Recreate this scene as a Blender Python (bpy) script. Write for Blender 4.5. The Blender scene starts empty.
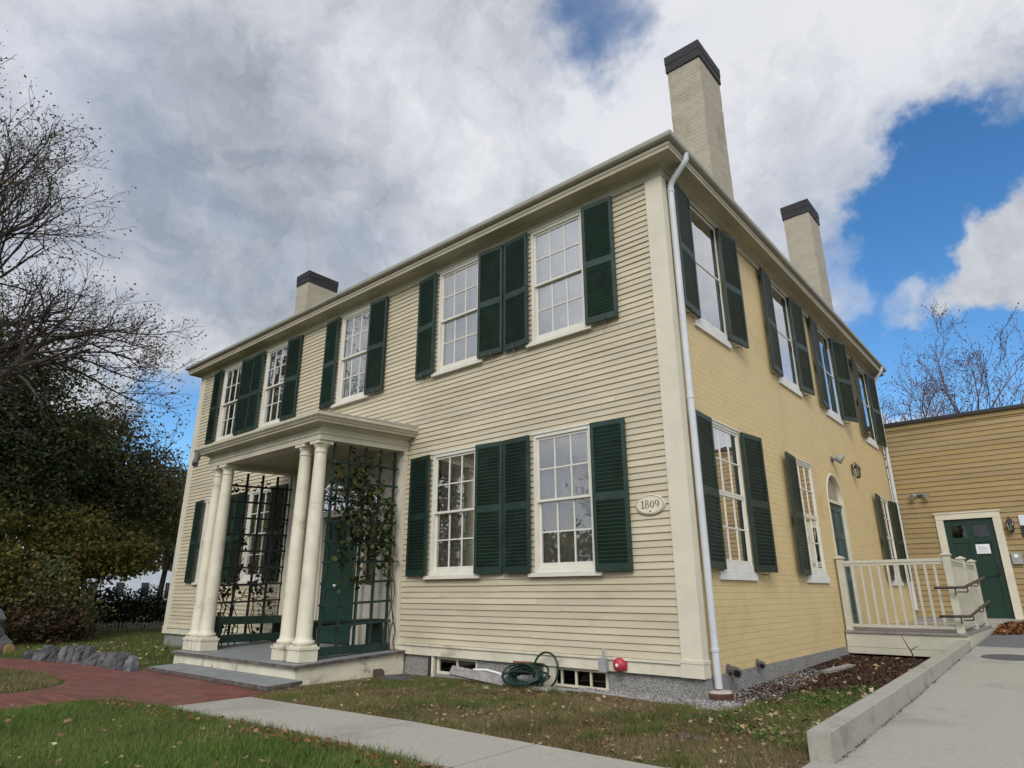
import bpy, math, random
import numpy as np
from mathutils import Vector, Matrix
R_ = math.radians
random.seed(7); RNG = np.random.default_rng(11)
S = bpy.context.scene
COL = S.collection

# ------------------------------------------------------------------ camera
CAM_LOC = (3.08236732, -6.5429419, 0.80990993)
YAW, PITCH, ROLL, FPX = R_(40.50199989), R_(18.14423991), R_(-0.12376001), 640.1438
cd = bpy.data.cameras.new('camera'); cam = bpy.data.objects.new('camera', cd); COL.objects.link(cam)
cd.sensor_width = 36.0; cd.lens = FPX*36.0/1024.0; cd.clip_start = 0.05; cd.clip_end = 2000
_f = Vector((-math.sin(YAW)*math.cos(PITCH), math.cos(YAW)*math.cos(PITCH), math.sin(PITCH)))
_r = Vector((math.cos(YAW), math.sin(YAW), 0)); _u = _r.cross(_f)
_rr = _r*math.cos(ROLL)+_u*math.sin(ROLL); _uu = _u*math.cos(ROLL)-_r*math.sin(ROLL)
M = Matrix.Identity(4)
for i in range(3):
    M[i][0] = _rr[i]; M[i][1] = _uu[i]; M[i][2] = -_f[i]; M[i][3] = CAM_LOC[i]
cam.matrix_world = M
S.camera = cam

# ------------------------------------------------------------------ exposure
S.view_settings.view_transform = 'Standard'; S.view_settings.look = 'None'
S.view_settings.gamma = 1.0; S.view_settings.use_curve_mapping = False
S.view_settings.exposure = 0.31
S.cycles.max_bounces = 6; S.cycles.transparent_max_bounces = 12
S.cycles.use_adaptive_sampling = True; S.cycles.adaptive_threshold = 0.02
try: S.cycles.use_denoising = True
except Exception: pass

# ------------------------------------------------------------------ sky and sun
SUN_DIR = Vector((0.40, -0.68, 0.62)).normalized()
EL = math.asin(SUN_DIR.z); AZ = math.atan2(SUN_DIR.x, SUN_DIR.y)
sd = bpy.data.lights.new('sun', 'SUN'); sun = bpy.data.objects.new('sun', sd); COL.objects.link(sun)
sd.energy = 1.5; sd.angle = R_(24); sd.color = (1.0, 0.955, 0.88)
sun.rotation_euler = (-SUN_DIR).to_track_quat('-Z', 'Y').to_euler(); sun.location = (0, -20, 30)
W = bpy.data.worlds.new('World'); S.world = W; W.use_nodes = True
nt = W.node_tree; nt.nodes.clear()
def nd(tree, t, **kw):
    n = tree.nodes.new(t)
    for k, v in kw.items():
        if k in n.inputs: pass
        setattr(n, k, v)
    return n
def mth(tree, op, a, b=None, c=None, clamp=False):
    n = tree.nodes.new('ShaderNodeMath'); n.operation = op; n.use_clamp = clamp
    for i, v in enumerate((a, b, c)):
        if v is None: continue
        if hasattr(v, 'type') and hasattr(v, 'links'): tree.links.new(v, n.inputs[i])
        else: n.inputs[i].default_value = v
    return n.outputs[0]
def vmth(tree, op, a, b=None):
    n = tree.nodes.new('ShaderNodeVectorMath'); n.operation = op
    for i, v in enumerate((a, b)):
        if v is None: continue
        if hasattr(v, 'links'): tree.links.new(v, n.inputs[i])
        else: n.inputs[i].default_value = v
    return n.outputs['Value'] if op in ('DOT_PRODUCT', 'LENGTH') else n.outputs[0]
def sstep(tree, v, a, b, lo=0.0, hi=1.0):
    n = tree.nodes.new('ShaderNodeMapRange'); n.interpolation_type = 'SMOOTHSTEP'
    tree.links.new(v, n.inputs[0])
    n.inputs[1].default_value = a; n.inputs[2].default_value = b
    n.inputs[3].default_value = lo; n.inputs[4].default_value = hi
    return n.outputs[0]
def noise(tree, vec, scale, detail=6.0, rough=0.55, dist=0.0):
    n = tree.nodes.new('ShaderNodeTexNoise'); n.inputs['Scale'].default_value = scale
    n.inputs['Detail'].default_value = detail; n.inputs['Roughness'].default_value = rough
    n.inputs['Distortion'].default_value = dist
    if vec is not None: tree.links.new(vec, n.inputs['Vector'])
    return n.outputs[0]
def mixc(tree, f, a, b, blend='MIX'):
    n = tree.nodes.new('ShaderNodeMix'); n.data_type = 'RGBA'; n.blend_type = blend
    for s, v in ((n.inputs[0], f), (n.inputs[6], a), (n.inputs[7], b)):
        if hasattr(v, 'links'): tree.links.new(v, s)
        else: s.default_value = v if not isinstance(v, tuple) or len(v) == 4 else (*v, 1.0)
    return n.outputs[2]
tc = nd(nt, 'ShaderNodeTexCoord'); dvec = vmth(nt, 'NORMALIZE', tc.outputs['Generated'])
sx = nd(nt, 'ShaderNodeSeparateXYZ'); nt.links.new(dvec, sx.inputs[0])
den = mth(nt, 'ADD', mth(nt, 'MAXIMUM', sx.outputs[2], 0.0), 0.42)
cx = nd(nt, 'ShaderNodeCombineXYZ')
nt.links.new(mth(nt, 'DIVIDE', sx.outputs[0], den), cx.inputs[0]); nt.links.new(mth(nt, 'DIVIDE', sx.outputs[1], den), cx.inputs[1])
cx.inputs[2].default_value = 3.7
cp = cx.outputs[0]
wn = nt.nodes.new('ShaderNodeTexNoise'); wn.inputs['Scale'].default_value = 5.0; wn.inputs['Detail'].default_value = 6; wn.inputs['Roughness'].default_value = 0.6
nt.links.new(dvec, wn.inputs['Vector'])
wv = vmth(nt, 'MULTIPLY', vmth(nt, 'SUBTRACT', wn.outputs['Color'], (.5, .5, .5)), (.30, .30, .30))
dwarp = vmth(nt, 'NORMALIZE', vmth(nt, 'ADD', dvec, wv))
def lobe(d, r0, r1):      # 1 inside angle r0, 0 beyond r1
    v = Vector(d).normalized()
    dt = vmth(nt, 'DOT_PRODUCT', dwarp, tuple(v))
    return sstep(nt, dt, math.cos(r1), math.cos(r0))
n1 = noise(nt, cp, 2.1, 12, 0.62, 0.35)
cov = mth(nt, 'ADD', mth(nt, 'MULTIPLY', mth(nt, 'SUBTRACT', n1, .5), .8), 0.90)
for d, r0, r1, w in [((-0.15, .889, .43), .0, .10, -.26), ((-.09, .893, .437), .0, .10, -.36), ((-.03, .884, .466), .0, .11, -.40), ((.02, .865, .492), .0, .11, -.34), ((.08, .85, .515), .0, .11, -.30),
                     ((-.17, .94, .306), .0, .11, -.42), ((-.076, .951, .290), .0, .12, -.50), ((.0, .96, .272), .0, .12, -.50), ((.12, .95, .26), .0, .18, -.4),
                     ((.02, .918, .396), .0, .09, .34), ((-.05, .931, .361), .0, .06, .16), ((-.113, .918, .38), .0, .05, .26), ((.06, .92, .37), .0, .12, .34),
                     ((-.325, .565, .76), .0, .11, -.34), ((-.914, .342, .205), .0, .12, -.60)]:
    cov = mth(nt, 'ADD', cov, mth(nt, 'MULTIPLY', lobe(d, r0, r1), w))
mask = sstep(nt, cov, 0.36, 0.92)
n2 = noise(nt, cp, 2.6, 12, 0.60, 0.5)
n3 = noise(nt, cp, 0.9, 3, 0.5, 0.0)
n4 = noise(nt, dwarp, 9.0, 8, 0.6, 0.2)
sh = mth(nt, 'ADD', mth(nt, 'MULTIPLY', mth(nt, 'SUBTRACT', n2, 0.5), 1.5), mth(nt, 'MULTIPLY', mth(nt, 'SUBTRACT', n3, 0.5), 0.5))
sh = mth(nt, 'ADD', sh, mth(nt, 'MULTIPLY', mth(nt, 'SUBTRACT', n4, 0.5), 1.6))
sh = mth(nt, 'ADD', sh, 0.50)
for d, r0, r1, w in [((-.80, .34, .42), .05, .40, -.20), ((-.82, .22, .52), .05, .30, -.10), ((-.22, .75, .62), .0, .42, .34),
                     ((-.595, .494, .635), .0, .20, .16), ((-.93, .33, .27), .0, .13, .40), ((-.775, .08, .62), .0, .16, .24), ((-.32, .644, .69), .0, .2, .14)]:
    sh = mth(nt, 'ADD', sh, mth(nt, 'MULTIPLY', lobe(d, r0, r1), w))
sh = mth(nt, 'MINIMUM', mth(nt, 'MAXIMUM', sh, 0.0), 1.0)
ccol = mixc(nt, sh, (0.37, 0.41, 0.48), (0.86, 0.875, 0.92))
sunlobe = lobe(tuple(SUN_DIR), .0, 1.25)
cstr = mth(nt, 'ADD', 0.74, mth(nt, 'MULTIPLY', sunlobe, 1.0))  # clouds around the sun, out of view, brightened to light the front
sky = nd(nt, 'ShaderNodeTexSky', sky_type='NISHITA', sun_disc=False)
sky.sun_elevation = EL; sky.sun_rotation = AZ; sky.air_density = 1.0; sky.dust_density = 0.1; sky.ozone_density = 3.0
b1 = nd(nt, 'ShaderNodeBackground'); hs_ = nd(nt, 'ShaderNodeHueSaturation'); nt.links.new(sky.outputs[0], hs_.inputs['Color']); hs_.inputs['Saturation'].default_value = 1.25
nt.links.new(hs_.outputs[0], b1.inputs[0]); b1.inputs[1].default_value = 0.125
b2 = nd(nt, 'ShaderNodeBackground'); nt.links.new(ccol, b2.inputs[0]); nt.links.new(cstr, b2.inputs[1])
mx = nd(nt, 'ShaderNodeMixShader'); nt.links.new(mask, mx.inputs[0]); nt.links.new(b1.outputs[0], mx.inputs[1]); nt.links.new(b2.outputs[0], mx.inputs[2])
wo = nd(nt, 'ShaderNodeOutputWorld'); nt.links.new(mx.outputs[0], wo.inputs[0])

# ------------------------------------------------------------------ materials
MATS = {}
def mat(name, base, rough=0.6, var=0.12, vscale=3.0, bump=0.0, bscale=60.0, dirt=None, dscale=1.2, damt=0.5, metal=0.0, spec=0.4, stretch=None, island=0.0, objvar=0.0, chips=None):
    m = bpy.data.materials.new(name); m.use_nodes = True; t = m.node_tree; b = t.nodes['Principled BSDF']
    g = nd(t, 'ShaderNodeNewGeometry'); pos = g.outputs['Position']
    if stretch:
        pos = vmth(t, 'MULTIPLY', pos, stretch)
    n = noise(t, pos, vscale, 5, 0.6)
    c0 = tuple(max(0, x*(1-var)) for x in base); c1 = tuple(x*(1+var) for x in base)
    col = mixc(t, sstep(t, n, 0.3, 0.7), c0, c1)
    if dirt:
        nn = noise(t, pos, dscale, 8, 0.68, 0.3)
        col = mixc(t, mth(t, 'MULTIPLY', sstep(t, nn, 0.52, 0.72), damt), col, dirt)
    if chips:
        cn = noise(t, vmth(t, 'MULTIPLY', g.outputs['Position'], (.45, .45, 1.6)), 11.0, 7, 0.72)
        cl = noise(t, g.outputs['Position'], 0.8, 2, 0.5)
        col = mixc(t, mth(t, 'MULTIPLY', sstep(t, mth(t, 'ADD', cn, mth(t, 'MULTIPLY', cl, .22)), 0.80, 0.84), .8), col, chips)
    if island or objvar:
        hv = nd(t, 'ShaderNodeHueSaturation'); t.links.new(col, hv.inputs['Color'])
        src = g.outputs['Random Per Island'] if island else nd(t, 'ShaderNodeObjectInfo').outputs['Random']; k = island or objvar
        t.links.new(mth(t, 'ADD', 1-k, mth(t, 'MULTIPLY', src, 2*k)), hv.inputs['Value'])
        t.links.new(mth(t, 'ADD', .94, mth(t, 'MULTIPLY', mth(t, 'FRACT', mth(t, 'MULTIPLY', src, 9.7)), .12)), hv.inputs['Saturation'])
        col = hv.outputs[0]
    t.links.new(col, b.inputs['Base Color'])
    b.inputs['Roughness'].default_value = rough; b.inputs['Metallic'].default_value = metal
    b.inputs['Specular IOR Level'].default_value = spec
    if bump:
        bn = nd(t, 'ShaderNodeBump'); bn.inputs['Strength'].default_value = bump; bn.inputs['Distance'].default_value = 0.01
        t.links.new(noise(t, pos, bscale, 4, 0.6), bn.inputs['Height']); t.links.new(bn.outputs[0], b.inputs['Normal'])
    MATS[name] = m
    return m
mat('clapboard paint', (0.492, 0.438, 0.312), 0.6, 0.08, 1.5, 0.18, 35, (0.33, 0.295, 0.205), 1.3, 0.5, stretch=(0.5, 1, 2.2), island=0.055, chips=(0.30, 0.255, 0.18))
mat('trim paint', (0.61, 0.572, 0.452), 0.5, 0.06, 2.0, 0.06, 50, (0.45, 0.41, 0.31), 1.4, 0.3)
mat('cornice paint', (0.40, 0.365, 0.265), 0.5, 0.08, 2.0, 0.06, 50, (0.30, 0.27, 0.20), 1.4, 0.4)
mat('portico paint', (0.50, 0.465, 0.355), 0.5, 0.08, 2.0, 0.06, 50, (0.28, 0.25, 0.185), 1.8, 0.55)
mat('weathered cream paint', (0.62, 0.585, 0.46), 0.55, 0.08, 3.0, 0.25, 40, (0.22, 0.17, 0.11), 2.6, 0.55)
mat('dark edge', (0.10, 0.085, 0.075), 0.8, 0.5, 9.0, 0.3, 60)  # dark mottled strip along the floor and step nosings
mat('peeling paint', (0.62, 0.585, 0.46), 0.6, 0.08, 3.0, 0.4, 40, (0.13, 0.10, 0.07), 3.2, 0.9)
mat('window white paint', (0.63, 0.61, 0.53), 0.45, 0.05, 3.0, 0.04, 50)
mat('white sill stone', (0.66, 0.65, 0.62), 0.6, 0.08, 5.0, 0.1, 50)
mat('shutter green', (0.012, 0.030, 0.021), 0.46, 0.25, 4.0, 0.08, 60, (0.032, 0.052, 0.043), 3.0, 0.55, spec=0.5, objvar=0.22)
mat('bench green', (0.011, 0.029, 0.021), 0.45, 0.2, 4.0, 0.05, 60)
mat('trellis green', (0.013, 0.034, 0.026), 0.5, 0.25, 6.0, 0.05, 60)
mat('door green', (0.015, 0.046, 0.034), 0.38, 0.15, 3.0, 0.03, 50, spec=0.5)
mat('side door green', (0.032, 0.070, 0.068), 0.4, 0.15, 3.0, 0.03, 50)
mat('annex door green', (0.009, 0.034, 0.022), 0.45, 0.15, 3.0, 0.03, 50)
mat('granite', (0.24, 0.235, 0.222), 0.85, 0.55, 55.0, 0.7, 90, (0.11, 0.10, 0.09), 3.0, 0.65)
mat('concrete', (0.325, 0.31, 0.265), 0.88, 0.07, 30.0, 0.25, 140, (0.20, 0.19, 0.16), 0.8, 0.6)
mat('kerb concrete', (0.32, 0.305, 0.26), 0.88, 0.09, 30.0, 0.4, 120, (0.14, 0.135, 0.115), 2.2, 0.75)
mat('asphalt', (0.13, 0.132, 0.136), 0.9, 0.2, 30.0, 0.4, 150)
mat('annex paint', (0.30, 0.215, 0.095), 0.6, 0.08, 2.0, 0.15, 40, (0.23, 0.165, 0.075), 1.5, 0.5, stretch=(0.5, 1, 2.2), island=0.06, chips=(0.20, 0.15, 0.08))
mat('roof slate', (0.06, 0.058, 0.06), 0.7, 0.25, 12.0, 0.3, 60)
mat('lead', (0.10, 0.10, 0.105), 0.5, 0.2, 10.0, 0.1, 60)
mat('chimney cap', (0.022, 0.021, 0.024), 0.7, 0.3, 9.0, 0.3, 60)
mat('pipe metal', (0.52, 0.54, 0.56), 0.4, 0.06, 3.0, 0.02, 60, (0.38, 0.38, 0.37), 2.0, 0.3)
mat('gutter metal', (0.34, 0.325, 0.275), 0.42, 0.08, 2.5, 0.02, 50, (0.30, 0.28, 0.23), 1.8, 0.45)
mat('dark iron', (0.018, 0.017, 0.017), 0.45, 0.2, 8.0, 0.05, 90, spec=0.5)
mat('handrail brown', (0.045, 0.030, 0.027), 0.4, 0.2, 8.0)
mat('vent iron', (0.10, 0.09, 0.088), 0.6, 0.3, 20.0, 0.2, 90)
mat('hole shade', (0.004, 0.004, 0.004), 0.9, 0.1, 8.0)
mat('rust paint', (0.22, 0.06, 0.03), 0.7, 0.3, 12.0, 0.3, 60)
mat('bell red', (0.40, 0.035, 0.06), 0.4, 0.15, 8.0)
mat('electric grey', (0.30, 0.31, 0.31), 0.5, 0.12, 8.0)
mat('hose green', (0.007, 0.026, 0.018), 0.45, 0.2, 6.0)
mat('white plastic', (0.70, 0.70, 0.70), 0.45, 0.05, 6.0)
mat('cold white', (0.62, 0.68, 0.74), 0.5, 0.05, 6.0)
mat('weathered board', (0.25, 0.24, 0.225), 0.85, 0.25, 14.0, 0.3, 60, (0.12, 0.11, 0.10), 4.0, 0.5)
mat('porch floor grey', (0.20, 0.21, 0.21), 0.65, 0.15, 6.0, 0.15, 60, (0.14, 0.135, 0.13), 2.2, 0.7)
mat('deck grey', (0.22, 0.20, 0.19), 0.7, 0.15, 6.0, 0.15, 60)
mat('deck cream', (0.47, 0.455, 0.37), 0.55, 0.07, 3.0, 0.05, 60)
mat('shaded arch panel', (0.30, 0.26, 0.18), 0.6, 0.1, 4.0)  # cream panel, the shadow inside the arch is put into its colour
mat('plaque cream', (0.66, 0.60, 0.45), 0.45, 0.06, 9.0)
mat('plaque ink', (0.07, 0.055, 0.045), 0.6, 0.1, 9.0)
mat('interior', (0.26, 0.23, 0.19), 0.9, 0.1, 1.0)
mat('curtain sheer', (0.80, 0.80, 0.80), 0.9, 0.05, 2.0)
mat('curtain linen', (0.74, 0.69, 0.57), 0.9, 0.08, 2.0)
mat('rock', (0.085, 0.085, 0.09), 0.85, 0.35, 6.0, 0.8, 25, (0.24, 0.24, 0.245), 5.5, 0.6, objvar=0.4)
mat('boulder', (0.12, 0.12, 0.125), 0.9, 0.35, 4.0, 0.8, 14, (0.26, 0.26, 0.26), 3.0, 0.5)
mat('pebble', (0.21, 0.20, 0.19), 0.8, 0.75, 34.0)
mat('mulch', (0.055, 0.030, 0.020), 0.95, 0.5, 20.0)
mat('bark', (0.050, 0.040, 0.034), 0.9, 0.3, 8.0, 0.5, 30)
mat('bark purple', (0.12, 0.08, 0.082), 0.9, 0.3, 8.0, 0.5, 30)
mat('log bark', (0.06, 0.045, 0.035), 0.9, 0.3, 8.0, 0.6, 30)
mat('cut wood', (0.50, 0.32, 0.14), 0.8, 0.2, 20.0)
mat('clay', (0.085, 0.032, 0.024), 0.75, 0.2, 10.0, 0.2, 60)
mat('mortar cap', (0.42, 0.38, 0.33), 0.9, 0.15, 20.0, 0.3, 60)
mat('white clapboard', (0.62, 0.66, 0.74), 0.6, 0.05, 1.0)
mat('far roof', (0.10, 0.10, 0.11), 0.9, 0.1, 1.0)
mat('fence grey', (0.20, 0.19, 0.175), 0.85, 0.2, 5.0)
mat('paper', (0.74, 0.76, 0.78), 0.6, 0.03, 5.0)
mat('ink grey', (0.35, 0.36, 0.38), 0.6, 0.03, 5.0)
mat('manhole', (0.08, 0.08, 0.085), 0.7, 0.3, 20.0, 0.2, 90)
mat('vine stem', (0.075, 0.055, 0.040), 0.9, 0.3, 12.0)

def leafmat(name, c0, c1, c2, trans=0.25, scale=1.1):
    """foliage: colour differs from clump to clump and leaf to leaf"""
    m = bpy.data.materials.new(name); m.use_nodes = True; t = m.node_tree; b = t.nodes['Principled BSDF']
    g = nd(t, 'ShaderNodeNewGeometry')
    n = noise(t, g.outputs['Position'], scale, 4, 0.65)
    col = mixc(t, sstep(t, n, 0.35, 0.65), c0, c1)
    rnd = g.outputs['Random Per Island']
    col = mixc(t, sstep(t, rnd, 0.55, 1.0), col, c2)
    hv = nd(t, 'ShaderNodeHueSaturation'); t.links.new(col, hv.inputs['Color'])
    t.links.new(mth(t, 'ADD', 0.7, mth(t, 'MULTIPLY', mth(t, 'FRACT', mth(t, 'MULTIPLY', rnd, 7.31)), 0.6)), hv.inputs['Value'])
    t.links.new(hv.outputs[0], b.inputs['Base Color'])
    b.inputs['Roughness'].default_value = 0.6; b.inputs['Specular IOR Level'].default_value = 0.25
    if trans:
        tr = nd(t, 'ShaderNodeBsdfTranslucent'); t.links.new(hv.outputs[0], tr.inputs[0])
        ms = nd(t, 'ShaderNodeMixShader'); ms.inputs[0].default_value = trans
        t.links.new(b.outputs[0], ms.inputs[1]); t.links.new(tr.outputs[0], ms.inputs[2])
        t.links.new(ms.outputs[0], t.nodes['Material Output'].inputs[0])
    MATS[name] = m
leafmat('leaf dark', (0.040, 0.066, 0.026), (0.072, 0.098, 0.034), (0.12, 0.10, 0.04))
leafmat('leaf olive', (0.062, 0.088, 0.032), (0.12, 0.122, 0.042), (0.19, 0.13, 0.05))
leafmat('leaf yellow', (0.045, 0.060, 0.014), (0.11, 0.10, 0.018), (0.15, 0.10, 0.02))
leafmat('leaf rust', (0.050, 0.034, 0.016), (0.085, 0.046, 0.02), (0.050, 0.045, 0.02))
leafmat('leaf brown', (0.085, 0.068, 0.035), (0.145, 0.095, 0.045), (0.09, 0.075, 0.035))
leafmat('leaf purple', (0.10, 0.055, 0.055), (0.13, 0.075, 0.06), (0.09, 0.06, 0.06))
leafmat('vine leaf', (0.018, 0.034, 0.012), (0.045, 0.060, 0.018), (0.10, 0.10, 0.03))
leafmat('vine leaf dark', (0.010, 0.020, 0.010), (0.022, 0.032, 0.012), (0.04, 0.045, 0.018))
leafmat('hedge leaf', (0.020, 0.030, 0.016), (0.034, 0.046, 0.024), (0.02, 0.028, 0.012), 0.1)
leafmat('weed leaf', (0.06, 0.115, 0.025), (0.10, 0.17, 0.04), (0.14, 0.17, 0.06))
leafmat('grass green', (0.070, 0.135, 0.022), (0.115, 0.20, 0.034), (0.18, 0.19, 0.065), 0.3)
leafmat('grass dry', (0.17, 0.125, 0.065), (0.26, 0.20, 0.105), (0.12, 0.12, 0.045), 0.25)
leafmat('grass mixed', (0.085, 0.11, 0.028), (0.12, 0.17, 0.038), (0.19, 0.16, 0.07), 0.3)
leafmat('fallen leaf', (0.22, 0.14, 0.07), (0.34, 0.24, 0.13), (0.46, 0.40, 0.28), 0.1, 6.0)
leafmat('fallen leaf rust', (0.13, 0.055, 0.025), (0.22, 0.095, 0.04), (0.28, 0.16, 0.07), 0.1, 6.0)
leafmat('mulch chip', (0.035, 0.018, 0.012), (0.075, 0.038, 0.024), (0.12, 0.075, 0.05), 0.0, 9.0)

def brickpaint(name, base, mortar, axis, bump=0.5, bw=0.205, bh=0.074, dirt=(0.3, 0.24, 0.14), damt=0.3, var=0.07):
    """painted brickwork; axis: which wall plane carries the courses"""
    m = bpy.data.materials.new(name); m.use_nodes = True; t = m.node_tree; b = t.nodes['Principled BSDF']
    g = nd(t, 'ShaderNodeNewGeometry'); sp = nd(t, 'ShaderNodeSeparateXYZ'); t.links.new(g.outputs['Position'], sp.inputs[0])
    cm = nd(t, 'ShaderNodeCombineXYZ')
    wob = mth(t, 'MULTIPLY', mth(t, 'SUBTRACT', noise(t, g.outputs['Position'], 2.5, 3), 0.5), 0.018)
    if axis == 'side': h = sp.outputs[1]
    elif axis == 'both':
        h = mth(t, 'ADD', sp.outputs[0], sp.outputs[1])
    else: h = sp.outputs[0]
    v = sp.outputs[2] if axis != 'ground' else sp.outputs[1]
    t.links.new(h, cm.inputs[0]); t.links.new(mth(t, 'ADD', v, wob), cm.inputs[1])
    bk = nd(t, 'ShaderNodeTexBrick'); t.links.new(cm.outputs[0], bk.inputs['Vector'])
    bk.inputs['Scale'].default_value = 1.0; bk.inputs['Brick Width'].default_value = bw; bk.inputs['Row Height'].default_value = bh
    bk.inputs['Mortar Size'].default_value = 0.005; bk.inputs['Mortar Smooth'].default_value = 0.35; bk.inputs['Bias'].default_value = 0.0
    bk.inputs['Color1'].default_value = (*[x*(1-var) for x in base], 1); bk.inputs['Color2'].default_value = (*[x*(1+var) for x in base], 1)
    bk.inputs['Mortar'].default_value = (*mortar, 1)
    nn = noise(t, g.outputs['Position'], 1.3, 8, 0.7, 0.3)
    col = mixc(t, mth(t, 'MULTIPLY', sstep(t, nn, 0.50, 0.72), damt), bk.outputs['Color'], dirt)
    t.links.new(col, b.inputs['Base Color']); b.inputs['Roughness'].default_value = 0.6
    hh = mth(t, 'SUBTRACT', mth(t, 'MULTIPLY', noise(t, g.outputs['Position'], 18, 5, 0.6), 0.55), mth(t, 'MULTIPLY', bk.outputs['Fac'], 0.8))
    bn = nd(t, 'ShaderNodeBump'); bn.inputs['Strength'].default_value = bump; bn.inputs['Distance'].default_value = 0.012
    t.links.new(hh, bn.inputs['Height']); t.links.new(bn.outputs[0], b.inputs['Normal'])
    MATS[name] = m
brickpaint('painted yellow brick', (0.62, 0.48, 0.245), (0.60, 0.465, 0.235), 'side', 0.7, dirt=(0.42, 0.31, 0.15), damt=0.35, var=0.03)
brickpaint('painted chimney brick', (0.38, 0.34, 0.255), (0.36, 0.325, 0.245), 'both', 0.6, dirt=(0.20, 0.17, 0.125), damt=0.6, var=0.03)
brickpaint('red paving brick', (0.155, 0.048, 0.034), (0.085, 0.052, 0.042), 'ground', 0.8, 0.2, 0.1, (0.09, 0.045, 0.035), 0.7, 0.28)

def glassmat(name, refl=1.0, tint=(0.82, 0.86, 0.86), wav=0.02):
    m = bpy.data.materials.new(name); m.use_nodes = True; t = m.node_tree; t.nodes.clear()
    g = nd(t, 'ShaderNodeNewGeometry')
    bn = nd(t, 'ShaderNodeBump'); bn.inputs['Strength'].default_value = wav; bn.inputs['Distance'].default_value = 0.05
    t.links.new(noise(t, g.outputs['Position'], 4.0, 2, 0.5), bn.inputs['Height'])
    fr = nd(t, 'ShaderNodeFresnel'); fr.inputs[0].default_value = 1.5; t.links.new(bn.outputs[0], fr.inputs['Normal'])
    fac = mth(t, 'MULTIPLY', mth(t, 'ADD', fr.outputs[0], 0.05), refl, clamp=True)
    tr = nd(t, 'ShaderNodeBsdfTransparent'); tr.inputs[0].default_value = (*tint, 1)
    gl = nd(t, 'ShaderNodeBsdfGlossy'); gl.inputs['Roughness'].default_value = 0.015; t.links.new(bn.outputs[0], gl.inputs['Normal'])
    mx = nd(t, 'ShaderNodeMixShader'); t.links.new(fac, mx.inputs[0]); t.links.new(tr.outputs[0], mx.inputs[1]); t.links.new(gl.outputs[0], mx.inputs[2])
    o = nd(t, 'ShaderNodeOutputMaterial'); t.links.new(mx.outputs[0], o.inputs[0])
    MATS[name] = m
glassmat('old window glass', 5.0, (0.93, 0.95, 0.95)); glassmat('storm glass', 3.6, (0.75, 0.8, 0.84))
glassmat('dark glass', 0.9, (0.12, 0.13, 0.13))

def groundmat():
    m = bpy.data.materials.new('ground cover'); m.use_nodes = True; t = m.node_tree; b = t.nodes['Principled BSDF']
    g = nd(t, 'ShaderNodeNewGeometry'); P = g.outputs['Position']
    sp = nd(t, 'ShaderNodeSeparateXYZ'); t.links.new(P, sp.inputs[0])
    n1 = noise(t, P, 1.1, 6, 0.62, 0.4); n2 = noise(t, P, 14, 6, 0.7); n3 = noise(t, P, 60, 3, 0.6)
    thatch = mixc(t, sstep(t, n2, 0.35, 0.68), (0.075, 0.054, 0.031), (0.20, 0.145, 0.082))
    green = mixc(t, sstep(t, n2, 0.3, 0.7), (0.030, 0.052, 0.014), (0.062, 0.090, 0.024))
    lush = mth(t, 'ADD', sstep(t, sp.outputs[1], -3.9, -3.3, 0.30, -0.02), mth(t, 'MULTIPLY', sstep(t, sp.outputs[0], -9.0, -6.5, 0.22, 0.0), 1.0))
    k = sstep(t, mth(t, 'ADD', n1, lush), 0.50, 0.66)
    col = mixc(t, k, thatch, green)
    # bare mulched soil along the side wall
    sm = mth(t, 'MULTIPLY', sstep(t, sp.outputs[1], 0.3, 1.5), mth(t, 'MULTIPLY', sstep(t, sp.outputs[0], -0.6, -0.2), sstep(t, sp.outputs[0], 1.7, 1.72, 1.0, 0.0)))
    soil = mixc(t, sstep(t, n3, 0.35, 0.7), (0.022, 0.013, 0.010), (0.075, 0.040, 0.027))
    col = mixc(t, sm, col, soil)
    t.links.new(col, b.inputs['Base Color']); b.inputs['Roughness'].default_value = 0.95; b.inputs['Specular IOR Level'].default_value = 0.1
    bn = nd(t, 'ShaderNodeBump'); bn.inputs['Strength'].default_value = 0.8; bn.inputs['Distance'].default_value = 0.03
    t.links.new(noise(t, P, 25, 6, 0.7), bn.inputs['Height']); t.links.new(bn.outputs[0], b.inputs['Normal'])
    MATS['ground cover'] = m
groundmat()

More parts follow.
